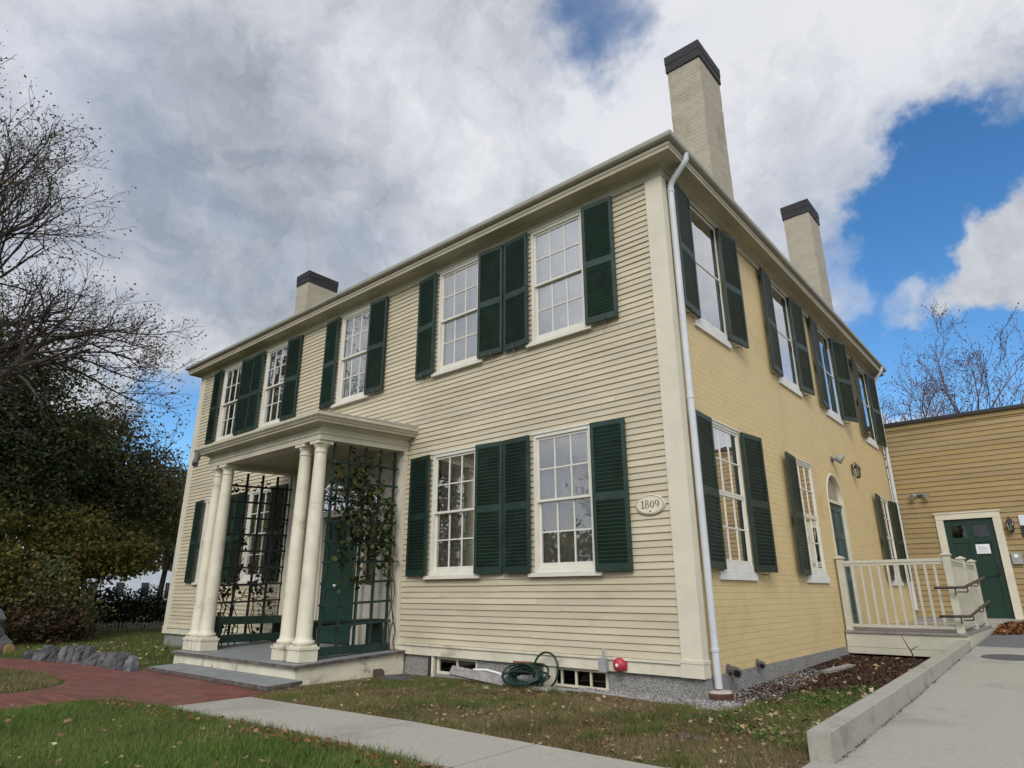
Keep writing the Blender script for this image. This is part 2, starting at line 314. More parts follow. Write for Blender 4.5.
# ------------------------------------------------------------------ mesh helpers
class MB:
    def __init__(s): s.v = []; s.f = []
    def add(s, vs, fs):
        o = len(s.v); s.v += [tuple(p) for p in vs]; s.f += [tuple(i+o for i in f) for f in fs]; return s
    def box(s, x0, x1, y0, y1, z0, z1):
        return s.add([(x0,y0,z0),(x1,y0,z0),(x1,y1,z0),(x0,y1,z0),(x0,y0,z1),(x1,y0,z1),(x1,y1,z1),(x0,y1,z1)],
                     [(0,3,2,1),(4,5,6,7),(0,1,5,4),(1,2,6,5),(2,3,7,6),(3,0,4,7)])
    def quad(s, *p): return s.add(p, [tuple(range(len(p)))])
    def prism(s, poly, axis, a, b):
        """2D polygon extruded along axis ('x','y','z') from a to b"""
        def P(p, t):
            return (t, p[0], p[1]) if axis == 'x' else (p[0], t, p[1]) if axis == 'y' else (p[0], p[1], t)
        n = len(poly); vs = [P(p, a) for p in poly]+[P(p, b) for p in poly]
        return s.add(vs, [tuple(range(n-1, -1, -1)), tuple(range(n, 2*n))]+[(i, (i+1) % n, n+(i+1) % n, n+i) for i in range(n)])
    def tube(s, pts, rad, n=8, cap=True):
        pts = [Vector(p) for p in pts]; k = len(pts)
        rad = [rad]*k if not hasattr(rad, '__len__') else rad
        o = len(s.v); up = None
        for i, p in enumerate(pts):
            d = (pts[min(i+1, k-1)]-pts[max(i-1, 0)])
            if d.length < 1e-9: d = Vector((0, 0, 1))
            d.normalize()
            if up is None:
                up = Vector((0, 0, 1)) if abs(d.z) < 0.9 else Vector((1, 0, 0))
            a = d.cross(up)
            if a.length < 1e-6: a = d.orthogonal()
            a.normalize(); bb = a.cross(d).normalized(); up = bb
            for j in range(n):
                t = 2*math.pi*j/n
                s.v.append(tuple(p+(a*math.cos(t)+bb*math.sin(t))*rad[i]))
        for i in range(k-1):
            for j in range(n):
                s.f.append((o+i*n+j, o+i*n+(j+1) % n, o+(i+1)*n+(j+1) % n, o+(i+1)*n+j))
        if cap:
            s.f.append(tuple(o+j for j in range(n-1, -1, -1))); s.f.append(tuple(o+(k-1)*n+j for j in range(n)))
        return s
    def lathe(s, prof, c=(0, 0, 0), n=20, axis='z'):
        o = len(s.v)
        for r, h in prof:
            for j in range(n):
                t = 2*math.pi*j/n; x, y = r*math.cos(t), r*math.sin(t)
                p = (x, y, h) if axis == 'z' else (x, h, y) if axis == 'y' else (h, x, y)
                s.v.append((p[0]+c[0], p[1]+c[1], p[2]+c[2]))
        for i in range(len(prof)-1):
            for j in range(n):
                s.f.append((o+i*n+j, o+i*n+(j+1) % n, o+(i+1)*n+(j+1) % n, o+(i+1)*n+j))
        s.f.append(tuple(o+j for j in range(n-1, -1, -1))); s.f.append(tuple(o+(len(prof)-1)*n+j for j in range(n)))
        return s
    def xf(s, fn): s.v = [tuple(fn(*p)) for p in s.v]; return s
    def build(s, name, m, parent=None, local=False, loc=None, rotz=0.0, smooth=False, origin=None):
        me = bpy.data.meshes.new(name)
        off = Vector((0, 0, 0)) if local else (wpos(parent) if parent else Vector(origin or (0, 0, 0)))
        me.from_pydata([(a-off.x, b-off.y, c-off.z) for a, b, c in s.v], [], s.f)
        me.materials.append(MATS[m]); me.update()
        if smooth:
            me.polygons.foreach_set('use_smooth', [True]*len(me.polygons))
        o = bpy.data.objects.new(name, me); COL.objects.link(o)
        if parent: o.parent = parent
        o.location = loc if loc is not None else ((0, 0, 0) if (parent or local) else off)
        o.rotation_euler = (0, 0, rotz)
        return o
def wpos(o):
    p = Vector((0, 0, 0))
    while o is not None: p = p+o.location; o = o.parent
    return p
def tag(o, label=None, cat=None, group=None, kind=None):
    if label: o['label'] = label
    if cat: o['category'] = cat
    if group: o['group'] = group
    if kind: o['kind'] = kind
    return o
def thing(name, label, cat, loc, group=None):
    o = bpy.data.objects.new(name, None); COL.objects.link(o); o.location = loc; o.empty_display_size = 0.2
    return tag(o, label, cat, group)
def copy_tree(o, parent=None):
    c = o.copy(); COL.objects.link(c)
    if parent is not None: c.parent = parent
    for ch in list(o.children): copy_tree(ch, c)
    return c
def smoothmod(o, ang=35):
    o.data.polygons.foreach_set('use_smooth', [True]*len(o.data.polygons))
    o.data.set_sharp_from_angle(angle=R_(ang))
    return o
def fastmesh(name, verts, faces_n, m, parent=None, origin=None):
    """verts (N*k,3) numpy, consecutive k verts per face"""
    k = faces_n; n = len(verts)//k
    me = bpy.data.meshes.new(name)
    off = np.array(wpos(parent) if parent else (origin or (0, 0, 0)))
    vv = (verts-off).astype(np.float32)
    me.vertices.add(n*k); me.vertices.foreach_set('co', vv.ravel())
    me.loops.add(n*k); me.loops.foreach_set('vertex_index', np.arange(n*k, dtype=np.int32))
    me.polygons.add(n); me.polygons.foreach_set('loop_start', np.arange(0, n*k, k, dtype=np.int32))
    me.update(); me.validate(); me.materials.append(MATS[m])
    o = bpy.data.objects.new(name, me); COL.objects.link(o)
    if parent: o.parent = parent
    else: o.location = off
    return o

# ------------------------------------------------------------------ ground
def sm(a, b, x):
    t = np.clip((x-a)/(b-a), 0, 1); return t*t*(3-2*t)
def gz(x, y):
    x = np.asarray(x, float); y = np.asarray(y, float)
    z = -0.265+0.06*sm(-4.5, -1.0, x)
    z = z+0.08*sm(0, 5.5, y)*sm(-1.5, -0.4, x)*(1-sm(3, 8, x))
    return z
def gzf(x, y): return float(gz(x, y))
def rampz(y):
    ys = [-30, -1.8, -0.25, 1.8, 3.57, 5.0, 7.5, 10.6, 60]; zs = [-0.2, -0.2, -0.153, -0.078, -0.006, 0.045, 0.12, 0.205, 0.25]
    return float(np.interp(y, ys, zs))
xs = np.unique(np.round(np.concatenate([np.linspace(-400, -40, 13), np.linspace(-40, -14, 14), np.arange(-14, 3.01, 0.25), np.linspace(3, 40, 14), np.linspace(40, 400, 13)]), 4))
ys = np.unique(np.round(np.concatenate([np.linspace(-400, -40, 13), np.linspace(-40, -8, 12), np.arange(-8, 8.01, 0.25), np.linspace(8, 40, 14), np.linspace(40, 500, 13)]), 4))
X, Y = np.meshgrid(xs, ys); Z = gz(X, Y)
Z = Z+np.where((np.abs(X) < 20) & (np.abs(Y) < 15), RNG.normal(0, 0.0012, X.shape), 0)
mb = MB(); mb.v = [tuple(p) for p in np.stack([X, Y, Z], -1).reshape(-1, 3)]
nx = len(xs)
mb.f = [(j*nx+i, j*nx+i+1, (j+1)*nx+i+1, (j+1)*nx+i) for j in range(len(ys)-1) for i in range(nx-1)]
g = mb.build('ground', 'ground cover', smooth=True); tag(g, kind='structure')

def ztop(x): return -0.245+0.05*float(sm(-4.2, -1.2, x))+0.012
# concrete sidewalk: slabs with joints and a real edge
mb = MB()
jx = [-3.97, -2.76, -1.33, -0.05, 1.25, 1.53]
for a, b in zip(jx[:-1], jx[1:]):
    a2, b2 = a+0.006, b-0.006
    for p, q in ((a2, b2),):
        za, zb = ztop(p), ztop(q)
        ya0, ya1, yb0, yb1 = -3.45, -2.63, -3.45, -2.63
        mb.add([(p, ya0, za-.15), (q, yb0, zb-.15), (q, yb1, zb-.15), (p, ya1, za-.15), (p, ya0, za), (q, yb0, zb), (q, yb1, zb), (p, ya1, za)],
               [(0,3,2,1),(4,5,6,7),(0,1,5,4),(1,2,6,5),(2,3,7,6),(3,0,4,7)])
tag(mb.build('sidewalk', 'concrete', origin=(-1.5, -3.0, -0.3)), kind='structure')
# concrete ramp beside the kerb
mb = MB()
ry = [-9, -6, -3.45, -2.63, -1.8, -0.9, -0.25, 0.8, 1.8, 2.7, 3.57, 4.3, 5.0, 5.6]
RX1 = 6.5
for a, b in zip(ry[:-1], ry[1:]):
    x0 = 1.54 if b <= -1.8 else 1.672
    za, zb = rampz(a), rampz(b)
    mb.add([(x0, a+.007, za), (RX1, a+.007, za), (RX1, b, zb), (x0, b, zb), (x0, a+.004, za-.2), (RX1, a+.004, za-.2), (RX1, b, zb-.2), (x0, b, zb-.2)],
           [(0,1,2,3), (7,6,5,4), (0,4,5,1), (3,2,6,7), (0,3,7,4), (1,5,6,2)])
tag(mb.build('pavement', 'concrete', origin=(3, 0, -0.3)), kind='structure')
mb = MB()
for a, b in zip([5.604, 7.5, 9.2], [7.5, 9.2, 10.96]):
    za, zb = rampz(a), rampz(b)
    mb.add([(1.672, a, za), (RX1, a, za), (RX1, b, zb), (1.672, b, zb)], [(0,1,2,3)])
tag(mb.build('driveway', 'asphalt', origin=(3, 8, 0)), kind='structure')
mb = MB().box(0.04, 1.67, 8.42, 10.97, -0.1, 0.205); tag(mb.build('walkway', 'concrete', origin=(1, 9, 0)), kind='structure')
# kerb with chamfered top edge, following the ramp
mb = MB()
ky = [-1.82, -1.0, -0.25, 0.8, 1.8, 2.7, 3.57, 4.3, 4.9, 5.16]
kh = [0.172, 0.168, 0.160, 0.150, 0.140, 0.130, 0.120, 0.118, 0.116, 0.114]
prof = [(1.522, -.35), (1.528, 0.985), (1.540, 1.0), (1.655, 1.0), (1.668, 0.985), (1.670, -.35)]
o0 = len(mb.v)
for y, h in zip(ky, kh):
    for px, t in prof:
        mb.v.append((px, y, rampz(y)+(h*t if t > 0 else t)))
n = len(prof)
for i in range(len(ky)-1):
    for j in range(n):
        mb.f.append((i*n+j, i*n+(j+1) % n, (i+1)*n+(j+1) % n, (i+1)*n+j))
mb.f.append(tuple(range(n-1, -1, -1))); mb.f.append(tuple((len(ky)-1)*n+j for j in range(n)))
tag(mb.build('kerb', 'kerb concrete', origin=(1.6, 1, -0.2)), kind='structure')
# red brick path
def path_poly(poly, name):
    mb = MB(); mb.quad(*[(x, y, gzf(x, y)+0.006) for x, y in poly])
    tag(mb.build(name, 'red paving brick', origin=(poly[0][0], poly[0][1], -0.26)), kind='structure')
arc = [(-7.26, -3.40), (-6.95, -3.5), (-6.72, -3.72), (-6.55, -4.1), (-6.5, -4.6), (-6.6, -6.0), (-6.6, -40), (-5.15, -40), (-5.15, -5.0), (-5.2, -4.2), (-5.3, -3.85), (-5.1, -3.6), (-4.62, -3.46), (-3.972, -3.45), (-3.972, -2.63), (-4.35, -2.2), (-7.9, -2.2), (-8.2, -2.42), (-9.2, -2.46), (-10.3, -2.66), (-11.6, -2.95), (-16, -4.2), (-30, -6.5), (-30, -8.2), (-16, -5.2), (-12, -4.0), (-9.8, -3.5), (-8.4, -3.28)]
mb = MB(); mb.quad(*[(x, y, -0.258) for x, y in arc[::-1]])
pth = mb.build('path', 'red paving brick', origin=(-5, -3.2, -0.26)); tag(pth, kind='structure')

# ------------------------------------------------------------------ house
L, D, TOP = 12.668, 11.0, 6.0
house = thing('house', 'two-storey cream clapboard house with yellow painted brick side, green shutters and three chimneys', 'house', (-L/2, D/2, -0.22))
WZ_U, WZ_L, WH, WW = 4.13, 1.06, 1.755, 0.92
FX = [-1.65, -3.59, -6.31, -9.07, -10.99]          # front window centres
SY = [1.15, 4.20, 6.77, 9.78]                      # side window centres
front_open = [(c-WW/2+.03, c+WW/2-.03, WZ_U+.02, WZ_U+WH-.02) for c in FX]
front_open += [(c-WW/2+.03, c+WW/2-.03, WZ_L+.02, WZ_L+WH-.02) for c in (FX[0], FX[1], FX[3], FX[4])]
front_open += [(-7.985, -4.66, 0.03, 3.2)]         # boarded wall inside the portico

def clap_rows(mb, x0, x1, z0, z1, e, opens, thick=0.019, rnd=None, yb=0.0):
    rnd = rnd or random.Random(3)
    nrow = int(round((z1-z0)/e)); e = (z1-z0)/nrow
    for i in range(nrow):
        zb = z0+i*e; zt = zb+e; zc = (zb+zt)/2
        segs = [(x0, x1)]
        for a, b, c, d in opens:
            if c < zc < d:
                ns = []
                for p, q in segs:
                    if b <= p or a >= q: ns.append((p, q)); continue
                    if a > p: ns.append((p, a))
                    if b < q: ns.append((b, q))
                segs = ns
        for p, q in segs:
            cuts = [p]; t = p+rnd.uniform(0.6, 3.5)
            while t < q-0.5: cuts.append(t); t += rnd.uniform(1.6, 4.2)
            cuts.append(q)
            for a, b in zip(cuts[:-1], cuts[1:]):
                if b-a < 0.01: continue
                gap = 0.003 if b < q else 0
                th = thick+rnd.uniform(-.002, .0025); dz = rnd.uniform(-.0018, .0018)
                k = max(1, int((b-a)/0.7)); st = [a+(b-gap-a)*j/k for j in range(k+1)]
                o = len(mb.v)
                for x in st:
                    w = rnd.uniform(-.0019, .0019); ww = rnd.uniform(-.0008, .0008)
                    mb.v += [(x, yb, zb+dz+w), (x, yb-th-ww, zb+dz+w), (x, yb-.004, zt+.004)]
                for j in range(k):
                    u = o+j*3
                    mb.f += [(u+1, u+4, u+5, u+2), (u, u+3, u+4, u+1)]
                mb.f += [(o, o+1, o+2), (o+k*3+2, o+k*3+1, o+k*3)]
def pierced(mb, a0, a1, z0, z1, opens, P):
    """wall face in plane coordinates (a,z) with rectangular holes; P maps (a,z) to 3D"""
    ax = sorted(set([a0, a1]+[min(max(v, a0), a1) for o in opens for v in o[:2]]))
    az = sorted(set([z0, z1]+[min(max(v, z0), z1) for o in opens for v in o[2:4]]))
    for i in range(len(ax)-1):
        for j in range(len(az)-1):
            ca, cz = (ax[i]+ax[i+1])/2, (az[j]+az[j+1])/2
            if any(o[0] < ca < o[1] and o[2] < cz < o[3] for o in opens): continue
            mb.quad(P(ax[i], az[j]), P(ax[i+1], az[j]), P(ax[i+1], az[j+1]), P(ax[i], az[j+1]))
# front wall of clapboards
mb = MB()
clap_rows(mb, -L+.20, -.212, 0.149, 5.885, 0.0765, front_open)
pierced(mb, -L+.02, -.02, 0.0, 6.05, front_open, lambda a, z: (a, 0.006, z))
mb.build('clapboard_wall', 'clapboard paint', house)
# side wall of painted brick
side_open = [(c-.478, c+.478, WZ_U-.02, WZ_U+WH+.02) for c in SY]+[(c-.478, c+.478, 1.05, WZ_L+WH+.03) for c in (SY[0], SY[1], SY[3])]
DY0, DY1, SPR = 5.45, 6.43, 2.36
RAD = (DY1-DY0)/2; YC = (DY0+DY1)/2
mb = MB()
pierced(mb, 0.0, D, 0.008, 6.04, side_open+[(DY0, DY1, 0.26, SPR+RAD+.12)], lambda a, z: (0, a, z))
NA = 28
arcp = [(YC-RAD*math.cos(math.pi*i/NA), SPR+RAD*math.sin(math.pi*i/NA)) for i in range(NA+1)]
for (ya, za), (yb_, zb_) in zip(arcp[:-1], arcp[1:]):
    mb.quad((0, ya, za), (0, yb_, zb_), (0, yb_, SPR+RAD+.12), (0, ya, SPR+RAD+.12))
for a, b, c, d in side_open:                       # reveals
    r = -.13
    mb.quad((0, a, c), (0, a, d), (r, a, d), (r, a, c)); mb.quad((0, b, c), (r, b, c), (r, b, d), (0, b, d))
    mb.quad((0, a, d), (0, b, d), (r, b, d), (r, a, d)); mb.quad((0, a, c), (r, a, c), (r, b, c), (0, b, c))
mb.build('brick_wall', 'painted yellow brick', house)
mb = MB()
mb.quad((-L, 0.0, .0), (-L, D, .0), (-L, D, 6.04), (-L, 0.0, 6.04)); mb.quad((-L, D, 0), (0, D, 0), (0, D, 6.04), (-L, D, 6.04))
mb.build('rear_wall', 'painted yellow brick', house)
# granite foundation with two basement openings
BW = [(-3.90, -3.12), (-2.03, -1.13)]
mb = MB()
pierced(mb, -L+.01, 0.0, -.6, 0.0, [(a, b, -.225, 0.0) for a, b in BW], lambda a, z: (a, 0.015, z))
for a, b in BW:
    mb.quad((a, .015, -.225), (a, .015, 0), (a, .3, 0), (a, .3, -.225)); mb.quad((b, .015, -.225), (b, .3, -.225), (b, .3, 0), (b, .015, 0)); mb.quad((a, .015, -.225), (a, .3, -.225), (b, .3, -.225), (b, .015, -.225))
jy = [0.016, 1.05, 2.55, 3.62, 5.1, 7.2, 9.3, 11.0]
for a, b in zip(jy[:-1], jy[1:]):
    mb.box(-.25, 0.012+random.uniform(0, .012), a+.003, b-.003, -.6, 0.006)
mb.quad((-L+.01, .015, -.6), (-L+.01, .015, 0), (-L+.01, D, 0), (-L+.01, D, -.6))
mb.build('foundation', 'granite', house)
# dark interior: floors and partitions
mb = MB()
mb.box(-L+.1, -.35, .25, D-.1, 0.02, 0.06); mb.box(-L+.1, -.35, .25, D-.1, 3.35, 3.6); mb.box(-L+.1, -.35, .25, D-.1, 6.06, 6.1)
mb.box(-L+.1, -.3, 3.2, 3.25, .07, 6.0); mb.box(-3.3, -3.25, 3.3, D-.1, .07, 6.0)
mb.box(-2.70, -2.65, .3, 3.2, .07, 6.0); mb.box(-7.6, -7.55, .3, 3.2, .07, 6.0); mb.box(-5.0, -4.95, .3, 3.2, .07, 6.0); mb.box(-10.1, -10.05, .3, 3.2, .07, 6.0)
mb.box(-3.2, -.3, 5.3, 5.35, .07, 6.0); mb.box(-3.2, -.3, 8.2, 8.25, .07, 6.0)
mb.box(-4.2, -.9, .31, .34, -.5, 0.015)
mb.build('partition', 'interior', house)
# corner boards with plinth blocks
for s, nm in ((0, 0), (1, 1)):
    mb = MB()
    if s == 0:
        mb.box(-.213, .022, -.030, .105, 0.165, 6.0); mb.box(-.222, .030, -.042, .112, 0.0, 0.135); mb.box(-.228, .036, -.048, .118, 0.135, 0.165)
    else:
        mb.box(-L-.022, -L+.205, -.030, .105, 0.165, 6.0); mb.box(-L-.03, -L+.214, -.042, .112, 0.0, 0.165)
    mb.build('corner_board', 'trim paint', house)
# water table
for a, b in ((-L+.215, -7.99), (-4.655, -2.48), (-2.477, -.224)):
    mb = MB(); mb.box(a, b, -.030, .012, 0.002, 0.118); mb.box(a, b, -.050, .012, 0.120, 0.146)
    mb.build('water_table', 'weathered cream paint', house)
MB().box(-2.47, -1.99, -.033, -.031, 0.004, 0.026).add([(-2.47,-.034,.02),(-2.2,-.034,.034),(-2.0,-.034,.012),(-2.0,-.034,.006),(-2.47,-.034,.006)],[(4,3,2,1,0)]).build('rust_stain', 'rust paint', house)
# swept cornice, gutter
def sweep_rect(mb, prof, x0, x1, y0, y1, sides='fblr', close=True):
    cs = lambda p: [(x0-p, y0-p), (x1+p, y0-p), (x1+p, y1+p), (x0-p, y1+p)]
    o = len(mb.v); n = len(prof)
    for p, z in prof:
        for x, y in cs(p): mb.v.append((x, y, z))
    for i in range(n-1):
        for j in range(4):
            mb.f.append((o+i*4+j, o+i*4+(j+1) % 4, o+(i+1)*4+(j+1) % 4, o+(i+1)*4+j))
mb = MB()
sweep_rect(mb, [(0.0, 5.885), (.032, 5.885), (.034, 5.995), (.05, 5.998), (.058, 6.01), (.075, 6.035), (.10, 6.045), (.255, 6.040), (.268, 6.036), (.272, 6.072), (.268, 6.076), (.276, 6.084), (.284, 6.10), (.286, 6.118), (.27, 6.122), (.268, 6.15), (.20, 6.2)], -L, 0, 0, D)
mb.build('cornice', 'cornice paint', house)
mb = MB()
gp = [(.268, 6.150), (.300, 6.148)]+[(.300+.045*math.sin(t), 6.193-.045*math.cos(t)) for t in np.linspace(0.2, 1.5, 6)]+[(.347, 6.222), (.340, 6.228), (.332, 6.222), (.330, 6.20), (.27, 6.20)]
sweep_rect(mb, gp, -L, 0, 0, D)
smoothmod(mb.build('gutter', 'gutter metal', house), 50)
# hip roof
rz, rp = 6.205, 0.30; hh = (D/2+rp)*0.33
mb = MB()
A, B_, C_, D_ = (-L-rp, -rp, rz), (rp, -rp, rz), (rp, D+rp, rz), (-L-rp, D+rp, rz)
r1, r2 = (-L-rp+D/2+rp, D/2, rz+hh), (rp-D/2-rp, D/2, rz+hh)
mb.add([A, B_, C_, D_, r1, r2], [(0, 1, 5, 4), (1, 2, 5), (2, 3, 4, 5), (3, 0, 4)])
mb.tube([B_, r2], .035, 6); mb.tube([A, r1], .035, 6)
mb.build('roof', 'roof slate', house)
# chimneys
for (x0, x1, y0, y1, zt) in ((-.66, -.08, 2.05, 2.90, 9.80), (-.68, -.10, 7.99, 8.80, 9.72), (-12.60, -12.02, 2.20, 3.14, 9.64)):
    mb = MB(); nz = 26; zz = np.linspace(6.1, zt-.33, nz)
    o = 0
    for z in zz:
        j = lambda: random.uniform(-.004, .004)
        mb.v += [(x0+j(), y0+j(), z), (x1+j(), y0+j(), z), (x1+j(), y1+j(), z), (x0+j(), y1+j(), z)]
    for i in range(nz-1):
        for k in range(4): mb.f.append((i*4+k, i*4+(k+1) % 4, (i+1)*4+(k+1) % 4, (i+1)*4+k))
    ch = mb.build('chimney', 'painted chimney brick', house)
    mb = MB(); o_ = .022
    mb.box(x0-o_, x1+o_, y0-o_, y1+o_, zt-.335, zt-.17); mb.box(x0-o_-.006, x1+o_+.006, y0-o_-.006, y1+o_+.006, zt-.168, zt)
    mb.build('chimney_cap', 'chimney cap', ch)
    mb = MB(); mb.box(x0-.02, x1+.02, y0-.02, y1+.02, 6.15, 6.60 if x0 > -5 else 6.7); mb.build('flashing', 'lead', ch)

# ------------------------------------------------------------------ windows
def make_window(storm=False, flat=False):
    """local: centre x, outward -y, z from 0 to WH"""
    w, h = WW/2+(.025 if flat else 0), WH; c = .036 if flat else .048
    mb = MB()
    mb.box(-w, -w+c, -.032, .09, 0, h); mb.box(w-c, w, -.032, .09, 0, h); mb.box(-w+c, w-c, -.034, .09, h-c, h)
    mb.box(-w+c, w-c, -.028 if flat else -.010, .09, 0, .055)
    mb.box(-w-.02, w+.02, -.046, .0, h, h+.022)
    win = mb.build('window', 'window white paint', house, local=True)
    mb = MB(); a = w-c; z0, z1 = .055, h-c; zm = (z0+z1)/2; y0, y1 = -.014, .014
    def sash(za, zb, y0, y1, br):
        mb.box(-a, -a+.030, y0, y1, za, zb); mb.box(a-.030, a, y0, y1, za, zb)
        mb.box(-a+.03, a-.03, y0, y1, za, za+br); mb.box(-a+.03, a-.03, y0, y1, zb-.032, zb)
        ww = 2*(a-.03)
        for i in (1, 2):
            x = -a+.03+ww*i/3; mb.box(x-.009, x+.009, y0+.003, y1-.003, za+br, zb-.032)
        zc = (za+br+zb-.032)/2
        for i in range(3):
            xa = -a+.03+ww*i/3+(.009 if i else 0); xb = -a+.03+ww*(i+1)/3-(.009 if i < 2 else 0)
            mb.box(xa, xb, y0+.004, y1-.004, zc-.009, zc+.009)
    if flat: sash(zm+.001, z1, -.024, .000, .026); sash(z0, zm, -.021, .003, .055)
    else: sash(zm-.016, z1, -.014, .014, .032); sash(z0, zm+.014, .017, .045, .06)
    mb.build('sash', 'window white paint', win, local=True)
    ya, yb = (-.012, -.009) if flat else (.0, .031)
    mb = MB(); mb.quad((-a+.02, ya, zm), (a-.02, ya, zm), (a-.02, ya, z1-.02), (-a+.02, ya, z1-.02))
    mb.quad((-a+.02, yb, z0+.02), (a-.02, yb, z0+.02), (a-.02, yb, zm), (-a+.02, yb, zm))
    mb.build('pane', 'old window glass', win, local=True)
    if storm:
        mb = MB(); mb.quad((-a, -.027, z0), (a, -.027, z0), (a, -.027, z1), (-a, -.027, z1)); mb.build('storm_pane', 'storm glass', win, local=True)
        mb = MB(); mb.box(-a, a, -.036, -.0275, zm-.012, zm+.012); mb.build('storm_rail', 'window white paint', win, local=True)
    return win
win_f = make_window(); win_s = make_window(flat=True); win_st = make_window(True, True)
MB().box(-WW/2-.08, WW/2+.08, -.075, .02, -.052, -.002).build('sill', 'window white paint', win_f, local=True)
for wv in (win_s, win_st):
    MB().box(-.55, .55, -.055, .10, -.115, -.022).build('sill', 'white sill stone', wv, local=True)
    MB().box(-WW/2+.004, WW/2-.004, -.047, -.036, -.020, .06).build('frame', 'white sill stone', wv, local=True)
O = Vector(wpos(house))
def put(o, x, y, z, rz=0.0): o.location = Vector((x, y, z))-O; o.rotation_euler = (0, 0, rz)
first = True
for zz, cs in ((WZ_U, FX), (WZ_L, [FX[0], FX[1], FX[3], FX[4]])):
    for c in cs:
        o = win_f if first else copy_tree(win_f); first = False
        put(o, c, 0, zz)
for i, c in enumerate(SY):
    put(win_st if i == 0 else copy_tree(win_st), -.022, c, WZ_U, math.pi/2)
for i, c in enumerate((SY[0], SY[1], SY[3])):
    put(win_s if i == 0 else copy_tree(win_s), -.022, c, WZ_L+.012, math.pi/2)
# basement windows
for i, (a, b) in enumerate(BW):
    mb = MB(); y0, y1 = .03, .07; fz0, fz1 = -.222, -.004
    mb.box(a+.005, a+.045, y0, y1, fz0, fz1); mb.box(b-.045, b-.005, y0, y1, fz0, fz1); mb.box(a+.045, b-.045, y0, y1, fz1-.03, fz1); mb.box(a+.045, b-.045, y0, y1, fz0, fz0+.035)
    nb = 2 if i == 0 else 4
    for k in range(1, nb):
        x = a+.045+(b-a-.09)*k/nb; mb.box(x-.011, x+.011, y0+.004, y1-.004, fz0+.035, fz1-.03)
    bwn = mb.build('basement_window', 'weathered cream paint', house)
    MB().quad((a+.04, .055, fz0+.03), (b-.04, .055, fz0+.03), (b-.04, .055, fz1-.02), (a+.04, .055, fz1-.02)).build('pane', 'dark glass', bwn)
MB().box(-4.03, -3.965, -.012, .014, -.26, -.002).build('window_jamb', 'handrail brown', house)
MB().box(-2.02, -1.84, -.004, .028, -.222, -.006).build('window_board', 'weathered cream paint', house)
MB().box(-3.962, -3.925, -.014, .014, -.26, -.002).build('window_jamb', 'weathered cream paint', house)

# ------------------------------------------------------------------ shutters
def make_shutter(sgn, wide=False):
    w, h, t = (0.515 if wide else 0.475), 1.755, .034
    mb = MB()
    def bx(x0, x1, y0, y1, z0, z1):
        xa, xb = sorted((x0*sgn, x1*sgn)); mb.box(xa, xb, y0, y1, z0, z1)
    st = .050; mid = .80
    bx(0.004, st, -t/2, t/2, 0, h); bx(w-st, w-.004, -t/2, t/2, 0, h)
    for z0, z1 in ((0, .085), (mid, mid+.095), (h-.062, h)): bx(st, w-st, -t/2+.001, t/2-.001, z0, z1)
    for za, zb in ((.085, mid), (mid+.095, h-.062)):
        n = int(round((zb-za)/.046)); e = (zb-za)/n
        for i in range(n):
            z = za+(i+.5)*e; d = .021
            xa, xb = sorted((st*sgn, (w-st)*sgn))
            # slat leaning outward and down
            p = [(.015, -d-.003), (.009, -d-.005), (-.015, d-.003), (-.010, d+.003)][::-1]
            mb.prism([(y, z+q) for y, q in p], 'x', xa, xb)
    return mb.build('shutter', 'shutter green', house, local=True)
sh_r, sh_l = make_shutter(1), make_shutter(-1); sh_rw, sh_lw = make_shutter(1, True), make_shutter(-1, True)
used = {}
def shutter(kind, x, y, z, rz):
    src = {'r': sh_r, 'l': sh_l, 'rw': sh_rw, 'lw': sh_lw}[kind]
    o = src if kind not in used else copy_tree(src); used[kind] = 1
    put(o, x, y, z, rz); return o
dog = None
for zz, cs in ((WZ_U, FX), (WZ_L, [FX[0], FX[1], FX[3], FX[4]])):
    for i, c in enumerate(cs):
        for sg, k in ((1, 'r'), (-1, 'l')):
            ang = R_(random.uniform(2.5, 7.0))
            shutter(k, c+sg*(WW/2+.022), -.090, zz-.002+random.uniform(-.006, .006), ang*sg)
def side_shutter(c, z, k, ang):
    sg = 1 if k == 'r' else -1
    shutter(k+'w', .052, c+sg*.462, z+random.uniform(-.006, .006), math.pi/2-R_(ang)*sg)
for c, (al, ar) in zip(SY, ((4, 7), (3.5, 7), (3, 19), (4, 8))):
    side_shutter(c, WZ_U, 'l', al); side_shutter(c, WZ_U, 'r', ar)
for c, (al, ar) in zip((SY[0], SY[1], SY[3]), ((3, 8), (4, None), (4, 5))):
    side_shutter(c, WZ_L, 'l', al)
    if ar is not None: side_shutter(c, WZ_L, 'r', ar)
# wrought hooks that hold the shutters open
def hook(x, y, z, rz):
    global dog
    if dog is None:
        mb = MB(); mb.tube([(0, .05, -.02), (0, -.03, -.025), (0, -.045, -.01), (.006, -.05, .035), (.012, -.052, .05)], .006, 5)
        mb.tube([(0, -.03, -.025), (.012, -.035, -.055), (.016, -.04, -.07)], .005, 5)
        dog = mb.build('shutter_hook', 'vent iron', house, local=True); o = dog
    else: o = copy_tree(dog)
    put(o, x, y, z, rz)
for c in FX:
    for sg in (1, -1): hook(c+sg*(WW/2+.30), -.05, WZ_U-.006, 0)
for c in SY:
    for sg in (1, -1): hook(.05, c+sg*.78, WZ_U-.006, math.pi/2)
for c in (SY[0], SY[3]): hook(.05, c+.78, WZ_L-.006, math.pi/2)

